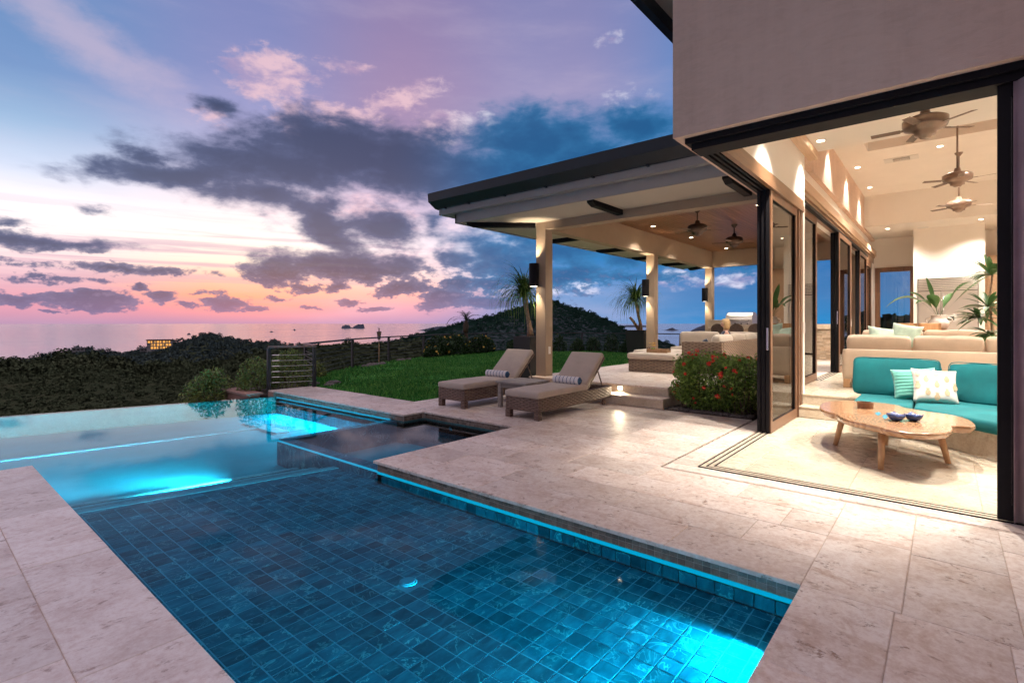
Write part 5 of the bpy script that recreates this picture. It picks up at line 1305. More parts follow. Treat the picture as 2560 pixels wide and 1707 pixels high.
# ---------------------------------------------------------------- kitchen side
fr = empty('refrigerator', (0, 0, 0), label='wide stainless refrigerator with slatted grille on top', cat='refrigerator')
boxo('cabinet', M['slot'], fr, 21.05, 22.0, -.75, .69, .36, 2.89)
boxo('door', M['steel'], fr, 20.99, 21.045, .125, .68, .42, 2.49, bevel=.006)
boxo('door', M['steel'], fr, 20.99, 21.045, -.74, .115, .42, 2.49, bevel=.006)
for k_ in range(7): MB().box(20.985, 21.04, -.74, .68, 2.515 + k_ * .053, 2.556 + k_ * .053).build('grille_slat', M['steel'], fr, bevel=.006)
for y_ in (.17, .07): MB().tube([(20.93, y_, .95), (20.93, y_, 2.40)], .018, 10).build('handle', M['chrome'], fr, smooth=True)
dp = boxo('dispenser', M['plate'], fr, 20.98, 20.989, -.25, .08, 1.55, 2.05 - .3); boxo('dispenser_bay', M['slot'], dp, 20.976, 20.9795, -.20, .03, 1.58, 1.70)
bar = empty('bar_counter', (0, 0, 0), label='wooden bar counter behind the second sofa', cat='counter')
boxo('counter_top', M['dwood'], bar, 14.6, 15.5, -2.4, .62, 1.30, 1.35, bevel=.006); boxo('counter_base', M['plaster'], bar, 14.75, 15.35, -2.3, .5, .345, 1.299)
for i, (y_, lb) in enumerate(((.62, 'wooden bar chair back at the left end of the counter'), (.30, 'wooden bar chair back beside the white urn'))):
    ch = empty('bar_chair', (14.25, y_, .34), rz=R(-12 + 24 * i), label=lb, cat='bar chair', group='bar chairs')
    MB().box(-.2, .2, -.2, .2, .68, .73).build('seat', M['leg'], ch, bevel=.01)
    for a in (-.17, .17):
        for b_ in (-.17, .17): MB().box(a - .02, a + .02, b_ - .02, b_ + .02, 0.005, .68 if a > 0 else 1.15).build('leg', M['leg'], ch)
    MB().box(-.19, -.15, -.19, .19, 1.0, 1.15).build('backrest', M['leg'], ch, bevel=.008)
ur = empty('urn', (14.95, .12, 1.351), label='white two handled ceramic urn on the bar counter', cat='urn'); ur.scale = (.72, .72, .72)
MB().lathe([(0, 0), (.17, 0), (.20, .03), (.26, .14), (.265, .22), (.22, .30), (.19, .33), (.19, .42), (.205, .44), (.185, .445), (.17, .42), (.17, .3), (0, .3)], n=32).build('body', M['ceramic'], ur, smooth=True)
for s_ in (-1, 1):
    pa = [(0, s_ * (.19 + .13 * math.sin(a)), .30 - .085 * math.cos(a) - .02) for a in [k_ * math.pi / 10 for k_ in range(11)]]
    MB().tube(pa, .022, 8).build('handle', M['ceramic'], ur, smooth=True)
lp_ = empty('potted_plant', (14.95, .12, 1.57), label='broad leaved plant growing in the white urn', cat='plant')
def bigleaf(base, tip, width, droop, parent, mat, stem=.35, n=10, name='leaf'):
    b_ = Vector(base); t_ = Vector(tip); mb = MB(); rows = []
    side = (t_ - b_).cross(Vector((0, 0, 1))).normalized()
    for i in range(n + 1):
        u = i / n; p = b_.lerp(t_, u) + Vector((0, 0, droop * 4 * u * (1 - u)))
        w_ = .006 if u < stem else .006 + width * math.sin(math.pi * min(1, (u - stem) / (1 - stem)) ** .8) ** .9
        rows.append((p - side * w_ + Vector((0, 0, w_ * .35)), p, p + side * w_ + Vector((0, 0, w_ * .35))))
    for r0 in rows: mb.v += [tuple(x) for x in r0]
    mb.f = [(i * 3 + k_, i * 3 + k_ + 1, (i + 1) * 3 + k_ + 1, (i + 1) * 3 + k_) for i in range(n) for k_ in (0, 1)]
    return mb.build(name, mat, parent, smooth=True)
for (dy, dz, dx, wd, dr_) in ((.95, .28, -.2, .12, .35), (.55, .62, -.1, .10, .15), (.22, .95, -.1, .10, .05), (-.06, 1.02, 0, .05, .0), (-.55, .80, -.1, .11, .2), (-.85, .95, .05, .12, .1), (.15, .55, -.3, .12, .1), (.40, .35, -.3, .09, .2), (-.25, .6, .3, .09, .1)):
    bigleaf((0, 0, 0), (dx, dy, dz), wd, dr_, lp_, M['leafi'])
# tall cane plant by the curtain
cn = empty('potted_plant', (11.75, -.62, .34), label='tall cane plant with hanging leaf tufts beside the curtain', cat='plant')
MB().lathe([(0, .0), (.18, 0), (.22, .38), (.2, .38), (.18, .34), (0, .34)], n=20).build('pot', M['pot'], cn)
MB().tube([(0, 0, .3), (.03, .02, 1.0), (0, .06, 1.5), (.02, .02, 2.0)], [.022, .02, .017, .013], 8).build('stem', M['bark'], cn, smooth=True)
rr = random.Random(12)
for (zc, yc, k_, up) in ((1.95, .04, 26, .4), (1.42, .08, 26, .1), (1.25, .18, 24, -.15), (.98, .08, 20, -.4)):
    for i in range(k_):
        a = rr.uniform(0, 6.28); L = rr.uniform(.26, .44); e_ = rr.uniform(-.6, .9) + up
        tip = (math.cos(a) * L * math.cos(e_), yc + math.sin(a) * L * math.cos(e_), zc + L * math.sin(e_) - .04)
        bigleaf((0, yc, zc), tip, .030, .03, cn, M['leafi'], stem=.08, n=6)
# curtain
ct = MB(); n = 60; V0 = []
for j, z in enumerate((0.02, 1.2, 2.4, 3.298)):
    for i in range(n + 1):
        u = i / n; V0.append((5.31 + .045 * math.sin(u * 46 + .4 * j) + .012 * math.sin(u * 17), -.385 - u * 1.0, z))
ct.v = V0; ct.f = [(j * (n + 1) + i, j * (n + 1) + i + 1, (j + 1) * (n + 1) + i + 1, (j + 1) * (n + 1) + i) for j in range(3) for i in range(n)]
o = ct.build('curtain', M['curtain'], smooth=True); md = o.modifiers.new('t', 'SOLIDIFY'); md.thickness = .004
tag(o, 'gathered plum curtain at the right edge of the doors', 'curtain')
# ceiling fans
def fan(loc, ztop, label, mat, r=.235, rot=0.0, blades=5, group='ceiling fans'):
    f = empty('ceiling_fan', loc, rz=rot, label=label, cat='ceiling fan', group=group)
    MB().lathe([(0, -.20), (.05, -.20), (.075, -.17), (.11, -.16), (.115, -.13), (.15, -.10), (.22, -.075), (r, -.03), (r, .03), (.17, .065), (.06, .09), (.045, .16), (.016, .17), (0, .17)], n=32).build('motor', mat, f, smooth=True)
    MB().tube([(0, 0, .16), (0, 0, ztop - loc[2] - .05)], .016, 10).build('rod', mat, f, smooth=True)
    MB().lathe([(0, -.08), (.03, -.08), (.075, -.02), (.08, 0)], n=20).build('canopy', mat, f, smooth=True, loc=(0, 0, ztop - loc[2] - .0005))
    for k_ in range(blades):
        a = 2 * math.pi * k_ / blades
        bl2 = MB().box(.25, .56, -.045, .045, -.072, -.068).build('blade', M['blade'], f, bevel=.02, rot=(R(11), 0, a))
        MB().box(.16, .30, -.02, .02, -.072, -.062).build('blade_arm', mat, bl2)
    return f
fan((8.31, .20, 4.02), 4.40, 'bronze ceiling fan nearest the doors above the lounge', M['fanb'], rot=.3)
fan((13.2, -.17, 4.33), 6.10, 'bronze ceiling fan hanging from the ceiling recess', M['fanb'], rot=.7)
fan((15.87, -.23, 4.27), 5.45, 'bronze ceiling fan deepest in the living room', M['fanb'], rot=1.1)
fan((12.0, 4.44, 3.72), 4.14, 'dark ceiling fan nearer the front beam of the pavilion', M['fan'], r=.22, rot=.2, group='pavilion fans')
fan((14.51, 4.37, 3.74), 4.14, 'dark ceiling fan farther back in the pavilion', M['fan'], r=.22, rot=.5, group='pavilion fans')

# ---------------------------------------------------------------- pavilion furniture
def ottoman(x0, x1, y0, y1, label):
    o = empty('ottoman', (x0, y0, .34), label=label, cat='ottoman', group='wicker ottomans')
    w_, d_ = x1 - x0, y1 - y0
    MB().box(.02, w_ - .02, .02, d_ - .02, .004, .29).build('wicker_base', M['wickerl'], o, bevel=.015)
    cushion('cushion', M['cream'], o, (w_ / 2, d_ / 2, .372), (w_ + .02, d_ + .02, .15), r=.05, puff=.015, seed=int(x0 * 3))
    return o
ottoman(11.27, 12.30, 4.70, 5.86, 'cream cushioned wicker ottoman nearest the steps, with the tray on it')
ottoman(12.55, 13.60, 5.30, 6.35, 'cream cushioned wicker ottoman behind the tray')
tr = empty('serving_tray', (11.62, 5.22, .79), rz=.1, label='wooden serving tray with black handles on the ottoman', cat='tray')
for (a, b_, c, d_, e_, f_) in ((-.16, .16, -.24, .24, 0, .012), (-.16, -.148, -.24, .24, .012, .09), (.148, .16, -.24, .24, .012, .09), (-.147, .147, -.24, -.228, .012, .09), (-.147, .147, .228, .24, .012, .09)): MB().box(a, b_, c, d_, e_, f_).build('board', M['leg'], tr)
for s_ in (-1, 1): MB().tube([(-.06, s_ * .245, .05), (-.06, s_ * .25, .12), (.06, s_ * .25, .12), (.06, s_ * .245, .05)], .008, 6).build('handle', M['black'], tr)
fv = empty('flower_vase', (11.62, 5.36, .803), label='small glass vase of yellow flowers in the tray', cat='vase')
MB().lathe([(0, 0), (.045, 0), (.05, .10), (.045, .10), (.04, .01), (0, .01)], n=16).build('vase', M['leafg'], fv, smooth=True)
rr = random.Random(5)
for i in range(11):
    a = rr.uniform(0, 6.28); r0 = rr.uniform(.01, .08); z = rr.uniform(.14, .22)
    mb = MB()
    for k_ in range(6):
        b_ = k_ * math.pi / 3; mb.add([(r0 * math.cos(a), r0 * math.sin(a), z), (r0 * math.cos(a) + .028 * math.cos(b_ - .35), r0 * math.sin(a) + .028 * math.sin(b_ - .35), z + .015), (r0 * math.cos(a) + .036 * math.cos(b_), r0 * math.sin(a) + .036 * math.sin(b_), z + .008), (r0 * math.cos(a) + .028 * math.cos(b_ + .35), r0 * math.sin(a) + .028 * math.sin(b_ + .35), z + .015)], [(0, 1, 2, 3)])
    mb.build('flower', M['yellow'], fv)
ws = empty('outdoor_sofa', (11.75, 3.8, .34), label='cream cushioned wicker sectional sofa with its back to the hedge', cat='sofa')
MB().box(0, .10, 0, .92, .01, .73).build('arm', M['wickerl'], ws, bevel=.02)
MB().box(.105, 3.3, 0, .10, .01, .74).build('backrest', M['wickerl'], ws, bevel=.02)
MB().box(.105, 3.3, .105, .92, .01, .30).build('base', M['wickerl'], ws, bevel=.02)
for i in range(3):
    cushion('seat_cushion', M['cream'], ws, (.63 + i * 1.04, .54, .37), (1.02, .82, .15), r=.05, puff=.02, seed=60 + i)
    cushion('back_cushion', M['cream'], ws, (.65 + i * 1.03, .22, .66), (1.0, .22, .44), r=.09, puff=.02, rot=(R(10), 0, 0), seed=64 + i)
ws2 = empty('outdoor_sofa', (14.9, 4.9, .34), label='cream cushioned wicker sofa in front of the grill counter', cat='sofa')
MB().box(.9, 1.0, -1.0, 1.45, .01, .74).build('backrest', M['wickerl'], ws2, bevel=.02); MB().box(0, .895, -1.0, 1.45, .01, .30).build('base', M['wickerl'], ws2, bevel=.02)
for i in range(2):
    cushion('seat_cushion', M['cream'], ws2, (.42, -.38 + i * 1.22, .37), (.82, 1.2, .15), r=.05, puff=.02, seed=70 + i)
    cushion('back_cushion', M['cream'], ws2, (.78, -.38 + i * 1.22, .66), (.22, 1.18, .44), r=.09, puff=.02, seed=74 + i)
me, _ = pillow_mesh('pillow', M['navy'], .55, .36, .15, n=14)
tag(link_mesh('throw_pillow', me, None, (12.35, 4.42, .96), (R(-25), 0, R(200))), 'navy blue pillow on the wicker sectional', 'pillow')
# stone grill counter
def stackstone(parent, x, y0, y1, z0, z1, seed):
    rs = random.Random(seed); mb = MB(); z = z0
    while z < z1 - .01:
        h = min(rs.choice((.03, .04, .05, .06)), z1 - z); y = y0
        while y < y1 - .01:
            L = min(rs.uniform(.10, .34), y1 - y); d = rs.uniform(.0, .025)
            mb.box(x - d, x + .05, y + .002, y + L - .002, z + .0015, z + h - .0015); y += L
        z += h
    o = mb.build('stone_facing', M['stack'], parent); return tag(o, kind='stuff')
M['stack'] = stone('stacked stone', (0.42, 0.32, 0.22, 1), (0.56, 0.45, 0.33, 1), (0.68, 0.57, 0.44, 1), (0.36, 0.20, 0.10, 1), (3, 3, 9), rough=0.7, tilevar=0.22)
gc = empty('grill_counter', (0, 0, 0), label='stacked stone counter along the far end of the terrace', cat='counter')
boxo('core', M['stack'], gc, 18.66, 19.40, 2.46, 6.45, .345, 1.30)
stackstone(gc, 18.61, 2.46, 6.45, .345, 1.29, 4)
boxo('counter_top', M['travs'], gc, 18.55, 19.42, 2.46, 5.0 - .02, 1.301, 1.46, bevel=.01); boxo('counter_top', M['travs'], gc, 18.55, 19.42, 5.95, 6.48, 1.301, 1.60, bevel=.01); boxo('counter_top', M['travs'], gc, 18.55, 19.42, 4.981, 5.949, 1.301, 1.43)
gl_ = empty('barbecue', (18.6, 5.46, 1.432), label='stainless barbecue with a domed lid in the stone counter', cat='barbecue')
pr = [(0.0, 0.0), (0.0, .10), (.06, .24), (.18, .33), (.34, .36), (.52, .33), (.62, .22), (.64, 0)]
hood = MB(); hood.v = [(u, s_, v + .08) for s_ in (-.44, .44) for u, v in pr]; m_ = len(pr)
hood.f = [tuple(range(m_)), tuple(range(2 * m_ - 1, m_ - 1, -1))] + [(i, m_ + i, m_ + (i + 1) % m_, (i + 1) % m_) for i in range(m_)]
hood.build('lid', M['steel'], gl_, bevel=.02, seg=3)
MB().box(-.03, .66, -.46, .46, 0, .078).build('body', M['steel'], gl_, bevel=.008)
MB().tube([(-.05, -.36, .15), (-.05, .36, .15)], .016, 10).build('lid_handle', M['chrome'], gl_)
for i in range(4): MB().lathe([(0, -.02), (.025, -.02), (.028, 0)], n=14).build('knob', M['slot'], gl_, loc=(-.032, -.3 + .2 * i, .04), rot=(0, R(90), 0))
for i, (y_, lb) in enumerate(((6.02, 'dark round backed wicker stool left of the barbecue'), (5.40, 'dark round backed wicker stool in front of the barbecue'), (4.80, 'dark round backed wicker stool right of the barbecue'))):
    s_ = empty('bar_stool', (18.0, y_ * 18.0 / 18.35, .34), label=lb, cat='bar stool', group='bar stools')
    MB().lathe([(0, .66), (.19, .66), (.2, .70), (.18, .72), (0, .72)], n=20).build('seat', M['wicker'], s_, smooth=True)
    for a in range(4):
        th = a * math.pi / 2 + .78; MB().tube([(.2 * math.cos(th), .2 * math.sin(th), .005), (.15 * math.cos(th), .15 * math.sin(th), .66)], .014, 6).build('leg', M['black'], s_)
    MB().tube([(-.17, .21 * math.cos(2 * math.pi * k_ / 24), .93 + .19 * math.sin(2 * math.pi * k_ / 24)) for k_ in range(25)], .02, 6).build('back_ring', M['dbark'], s_)
    MB().lathe([(0, 0), (.19, 0), (.19, .02), (0, .02)], n=20).build('back_weave', M['wicker'], s_, loc=(-.17, 0, .93), rot=(0, R(90), 0))
    for zz in (.72,): MB().tube([(-.17, 0, .70), (-.17, 0, .75)], .015, 6).build('back_post', M['black'], s_)
tcn = empty('trash_can', (13.6, 2.72, .34), label='stainless steel pedal bin outside the glass doors', cat='trash can')
MB().lathe([(0, 0), (.155, 0), (.16, .03), (.16, .62), (.155, .66), (.10, .70), (0, .71)], n=28).build('bin', M['steel'], tcn, smooth=False); MB().lathe([(.162, .0), (.168, .0), (.168, .035), (.162, .035)], n=28).build('base_ring', M['black'], tcn); MB().lathe([(.157, .66), (.166, .66), (.166, .685), (.157, .685)], n=28).build('lid_rim', M['black'], tcn); MB().box(-.24, -.16, -.03, .03, .01, .03).build('pedal', M['black'], tcn)
wc = empty('lounge_chair', (16.6, 6.35, .34), rz=R(200), label='brown wicker armchair beyond the cream sofa', cat='armchair')
MB().box(-.35, .35, -.35, .35, .05, .36).build('seat', M['wickerl'], wc, bevel=.03); MB().box(.27, .36, -.35, .35, .365, .80).build('backrest', M['wickerl'], wc, bevel=.04)
for s_ in (-1, 1): MB().box(-.35, .265, s_ * .33 - .03, s_ * .33 + .03, .365, .56).build('arm', M['wickerl'], wc, bevel=.02)

# ---------------------------------------------------------------- person seated on the sectional, only head and shoulders show
skin = plain('skin', (0.62, 0.36, 0.27), 0.5, var=0.06, vscale=12); hairm = plain('blonde hair', (0.56, 0.38, 0.19), 0.5, var=0.3, vscale=40, bmp=.6, bscale=90, bdist=.01)
def person(loc, rz):
    J = {'pelvis': (0, 0, .50), 'belly': (0, .02, .66), 'chest': (0, .0, .88), 'neck': (0, .01, 1.03), 'nape': (0, .02, 1.09), 'head': (0, .035, 1.19), 'crown': (0, .03, 1.27)}
    V = []; E = []; Rr = []; ix = {}
    def jt(n_, p, r0): ix[n_] = len(V); V.append(p); Rr.append(r0)
    for n_, r0 in (('pelvis', .15), ('belly', .135), ('chest', .15), ('neck', .06), ('nape', .052), ('head', .092), ('crown', .072)): jt(n_, J[n_], r0)
    ch = ['pelvis', 'belly', 'chest', 'neck', 'nape', 'head', 'crown']; E += [(ix[a], ix[b_]) for a, b_ in zip(ch, ch[1:])]
    jt('chin', (0, .085, 1.125), .048); jt('nose', (0, .125, 1.17), .018); E += [(ix['head'], ix['chin']), (ix['head'], ix['nose'])]
    for s_, sd in ((-1, 'l'), (1, 'r')):
        jt('sh' + sd, (s_ * .17, 0, .95), .062); jt('el' + sd, (s_ * .23, .08, .70), .045); jt('wr' + sd, (s_ * .14, .28, .62), .03); jt('pa' + sd, (s_ * .11, .36, .62), .034)
        E += [(ix['chest'], ix['sh' + sd]), (ix['sh' + sd], ix['el' + sd]), (ix['el' + sd], ix['wr' + sd]), (ix['wr' + sd], ix['pa' + sd])]
        for k_ in range(5):
            jt('f%s%d' % (sd, k_), (s_ * (.075 + .018 * k_), .44 if k_ < 4 else .38, .615 - .01 * (k_ == 0)), .009); E.append((ix['pa' + sd], ix['f%s%d' % (sd, k_)]))
        jt('hp' + sd, (s_ * .10, .06, .50), .10); jt('kn' + sd, (s_ * .12, .46, .51), .065); jt('an' + sd, (s_ * .12, .50, .08), .042); jt('to' + sd, (s_ * .13, .66, .035), .035)
        E += [(ix['pelvis'], ix['hp' + sd]), (ix['hp' + sd], ix['kn' + sd]), (ix['kn' + sd], ix['an' + sd]), (ix['an' + sd], ix['to' + sd])]
    me = bpy.data.meshes.new('person'); me.from_pydata(V, E, []); me.materials.append(skin)
    o = link_mesh('person', me, None, loc, (0, 0, rz))
    sk = o.modifiers.new('skin', 'SKIN'); sk.use_smooth_shade = True
    sv_ = me.skin_vertices[0].data
    for i, r0 in enumerate(Rr): sv_[i].radius = (r0, r0)
    sv_[0].use_root = True
    sb = o.modifiers.new('sub', 'SUBSURF'); sb.levels = 1; sb.render_levels = 2
    tag(o, 'blonde person in a navy top seated on the wicker sectional', 'person')
    # hair shell and top
    h = MB(); n = 16
    h.lathe([(.0, .125), (.06, .115), (.10, .07), (.112, .0), (.105, -.07), (.085, -.14), (.05, -.16)], n=n)
    for i, (a, b_, c) in enumerate(h.v):
        if b_ > .05 and c < .05: h.v[i] = (a * .9, .05, c)
        h.v[i] = (h.v[i][0] * (1 + .06 * math.sin(9 * c + i)), h.v[i][1] + .015 * math.sin(5 * a * 20), h.v[i][2])
    h.build('hair', hairm, o, smooth=True, loc=(0, .012, 1.205))
    for s_ in (-1, 1): MB().lathe([(0, -.008), (.009, -.006), (.011, 0), (.009, .006), (0, .008)], n=10).build('eye', M['slot'], o, loc=(s_ * .033, .118, 1.195))
    MB().box(-.022, .022, .112, .126, 1.133, 1.141).build('mouth', M['red'], o, bevel=.003)
    t_ = MB(); rings = []
    for (z, rx_, ry_) in ((.50, .185, .165), (.62, .165, .15), (.78, .18, .155), (.90, .20, .135), (.98, .16, .10), (1.02, .075, .07)):
        for k_ in range(18): a = 2 * math.pi * k_ / 18; t_.v.append((rx_ * math.cos(a), ry_ * math.sin(a) + .01, z))
    t_.f = [(j * 18 + k_, j * 18 + (k_ + 1) % 18, (j + 1) * 18 + (k_ + 1) % 18, (j + 1) * 18 + k_) for j in range(5) for k_ in range(18)]
    t_.build('top', M['navy'], o, smooth=True)
    return o
person((13.25, 4.18, .28), R(25))

# ---------------------------------------------------------------- fence
FZ = .93
fn = empty('cable_fence', (0, 0, 0), label='long dark cable fence around the far side of the lawn', cat='fence')
fg = empty('cable_fence', (0, 0, 0), label='short cable fence with turnbuckles at the end of the coping', cat='fence')
def fence_run(parent, P, ncab=6, turn=False, posts=None):
    for i, (x, y) in enumerate(P):
        if posts and not posts[i]: continue
        MB().box(x - .035, x + .035, y - .035, y + .035, -.25, FZ).build('post', M['fencep'], parent)
    for (a, b_) in zip(P, P[1:]):
        A = Vector((*a, 0)); B = Vector((*b_, 0)); L = (B - A).length; an = math.atan2((B - A).y, (B - A).x)
        MB().box(-.02, L + .02, -.05, .05, FZ + .001, FZ + .045).build('top_rail', M['rail'] if turn else M['fencep'], parent, loc=(A.x, A.y, 0), rot=(0, 0, an))
        for k_ in range(ncab):
            z = .14 + k_ * .125
            MB().tube([(A.x, A.y, z), ((A.x + B.x) / 2, (A.y + B.y) / 2, z - .006), (B.x, B.y, z)], .004 if turn else .0035, 5).build('cable', M['cable'] if turn else M['cabled'], parent)
            if turn:
                d = (B - A).normalized(); p0 = A + d * .07; p1 = A + d * .22
                MB().tube([(p0.x, p0.y, z), (p1.x, p1.y, z)], .010, 6).build('turnbuckle', M['chrome'], parent)
fence_run(fg, [(5.40, 11.74), (6.29, 11.36)], turn=True)
fence_run(fg, [(6.29, 11.36), (6.86, 12.83)], turn=True, posts=[0, 1])
fence_run(fn, [(6.86, 12.83), (9.79, 15.21), (12.3, 16.62), (14.93, 17.66), (17.35, 18.2), (19.75, 18.4), (21.9, 16.85), (23.55, 14.9), (24.3, 11.5), (24.5, 7.5)], posts=[0] + [1] * 9)

# ---------------------------------------------------------------- leaf helpers
def leaf_cloud(name, mat, parent, n, shape, size, seed, squash=1.0, up=0.3, long_=1.8):
    """n small leaves; shape(rs, n) gives (n,3) positions in the parent's space"""
    rs = np.random.RandomState(seed); c = shape(rs, n)
    nr = rs.normal(size=(n, 3)); nr[:, 2] = np.abs(nr[:, 2]) + up; nr /= np.linalg.norm(nr, axis=1, keepdims=True)
    t1 = np.cross(nr, rs.normal(size=(n, 3))); t1 /= np.linalg.norm(t1, axis=1, keepdims=True); t2 = np.cross(nr, t1)
    s = size * (0.55 + 0.9 * rs.rand(n, 1))
    V = np.stack([c - t1 * s * long_ * .5, c - t2 * s * .42 + nr * s * .12, c + t1 * s * long_ * .5, c + t2 * s * .42 + nr * s * .12], 1).reshape(-1, 3)
    return np_mesh(name, V, np.arange(4 * n).reshape(-1, 4), mat, parent)
def ball_shape(c, r, hollow=.45, lumps=7, seed=0):
    rl = np.random.RandomState(seed); L = rl.normal(size=(lumps, 3)); L /= np.linalg.norm(L, axis=1, keepdims=True); L[:, 2] = np.abs(L[:, 2])
    def f(rs, n):
        d = rs.normal(size=(n, 3)); d /= np.linalg.norm(d, axis=1, keepdims=True); d[:, 2] = np.abs(d[:, 2]) * 1.0
        lump = .82 + .30 * np.max(d @ L.T, axis=1) ** 3
        rad = (hollow + (1 - hollow) * rs.rand(n) ** .6) * lump
        return np.array(c) + d * rad[:, None] * np.array(r)
    return f
def shrub(loc, r, label, mat, n=900, size=.045, seed=1, group=None, flowers=0, fmat=None, stems=5, name='shrub'):
    o = empty(name, loc, label=label, cat='shrub', group=group)
    leaf_cloud('foliage', mat, o, n, ball_shape((0, 0, 0.06), r, seed=seed), size, seed)
    rr = random.Random(seed); mb = MB()
    for k_ in range(stems):
        a = rr.uniform(0, 6.28); mb.tube([(0.04 * math.cos(a), .04 * math.sin(a), -.02), (r[0] * .35 * math.cos(a), r[1] * .35 * math.sin(a), r[2] * .5), (r[0] * .6 * math.cos(a), r[1] * .6 * math.sin(a), r[2] * .85)], [.012, .008, .004], 5)
    mb.build('stems', M['dbark'], o)
    for k_ in range(flowers):
        a = rr.uniform(0, 6.28); e_ = rr.uniform(.1, 1.3); p = Vector((r[0] * math.cos(a) * math.cos(e_), r[1] * math.sin(a) * math.cos(e_), r[2] * math.sin(e_) + .06)) * 1.02
        flower(o, p, .055, fmat, rr)
    return o
def flower(parent, p, s, mat, rr, n=6):
    mb = MB(); ax = Vector((rr.uniform(-1, 1), rr.uniform(-1, 1), rr.uniform(0, 1))).normalized(); a1 = ax.orthogonal().normalized(); a2 = ax.cross(a1)
    for k_ in range(n):
        th = 2 * math.pi * k_ / n; d = a1 * math.cos(th) + a2 * math.sin(th); e_ = a1 * math.cos(th + 1.57) + a2 * math.sin(th + 1.57)
        mb.add([p, p + d * s * .6 + e_ * s * .3 + ax * s * .25, p + d * s + ax * s * .15, p + d * s * .6 - e_ * s * .3 + ax * s * .25], [(0, 1, 2, 3)])
    return mb.build('flower', mat, parent)

# ---------------------------------------------------------------- ixora hedge by the doors
hd = empty('flowering_hedge', (9.06, 3.0, 0), label='dense green hedge with red flower clusters beside the terrace step', cat='hedge')
def hshape(rs, n):
    u = rs.uniform(-1, 1, (n, 3)); k = (np.sum(np.abs(u) ** 3.2, axis=1, keepdims=True)) ** (1 / 3.2); u = u / k * (0.50 + .52 * rs.rand(n, 1) ** .7)
    p = np.sign(u) * np.abs(u) ** 1.0 * np.array([.54, .76, .47]); r_ = np.linalg.norm(u, axis=1)
    p *= (1 - .16 * np.maximum(0, r_ - 1.0))[:, None]
    lump = np.sin(p[:, 1] * 6.5 + p[:, 2] * 4) * np.sin(p[:, 2] * 6 + p[:, 0] * 5 + 1)
    p *= (1 + .10 * lump)[:, None]
    p += .06 * np.stack([np.sin(p[:, 1] * 9 + 1), np.sin(p[:, 2] * 8 + p[:, 0] * 5), np.sin(p[:, 1] * 7 + p[:, 0] * 6)], 1)
    p[:, 2] += .48; return p
leaf_cloud('foliage', M['leafg'], hd, 15000, hshape, .030, 51)
leaf_cloud('foliage', M['leafg'], hd, 1500, lambda rs, n: hshape(rs, n) * np.array([1.08, 1.06, 1.0]) + np.stack([rs.normal(0, .03, n), rs.normal(0, .03, n), np.abs(rs.normal(0, .06, n))], 1), .030, 53)
leaf_cloud('foliage', M['leafy'], hd, 1500, lambda rs, n: hshape(rs, n) * np.array([.8, .45, .72]) + np.array([-.14, -.42, .02]), .026, 52)
mb = MB(); rr = random.Random(9)
for i in range(40):
    x, y = rr.uniform(-.35, .35), rr.uniform(-.6, .6); mb.tube([(x, y, 0), (x + rr.uniform(-.08, .08), y + rr.uniform(-.08, .08), .45), (x * 1.2, y * 1.1, .85)], [.010, .007, .003], 5)
mb.build('stems', M['dbark'], hd)
rs = np.random.RandomState(77); fp_ = hshape(rs, 2400)
fp_ = [p for p in fp_ if (p[0] < -.42 or p[2] > .86 or (p[1] > .62)) ][:400]
rr = random.Random(14); rr.shuffle(fp_)
for k_, p in enumerate(fp_[:60]):
    p = Vector(p); p = Vector((p.x * 1.05, p.y * 1.04, p.z + .01)); mb = MB(); s = rr.uniform(.018, .040)
    for q in range(16):
        d = Vector((rr.gauss(0, 1), rr.gauss(0, 1), rr.gauss(0, 1))).normalized(); c = p + d * s * rr.uniform(.6, 1.1); a1 = d.orthogonal().normalized() * s * .55; a2 = d.cross(a1).normalized() * s * .55
        mb.add([c - a1, c - a2, c + a1, c + a2], [(0, 1, 2, 3)])
    mb.build('flower_cluster', M['red'], hd)
bed = boxo('planting_bed', M['soil'], None, 8.51, 9.73, 2.31, 3.73, -.2, .012); tag(bed, 'dark pebbled planting bed under the hedge', 'bed', kind='structure')
rs = np.random.RandomState(8); mb = MB()
for i in range(360): pebble(mb, rs.uniform(8.53, 8.80) if i < 300 else rs.uniform(8.5, 9.7), rs.uniform(2.33, 3.72), .018, rs.uniform(.010, .028), rs)
tag(mb.build('pebbles', M['rock'], bed, smooth=True), kind='stuff')
for i in range(6): 
    x, y = rnd.uniform(8.25, 8.52), rnd.uniform(2.4, 3.8)
    tag(MB().add([(-.012, -.006, .001), (.010, -.008, .004), (.014, .006, .003), (-.006, .009, .005)], [(0, 1, 2, 3)]).build('petal', M['red'], loc=(x, y, .002), rot=(0, 0, i)), 'fallen red petal on the paving in front of the hedge', 'petal', 'fallen red petals')

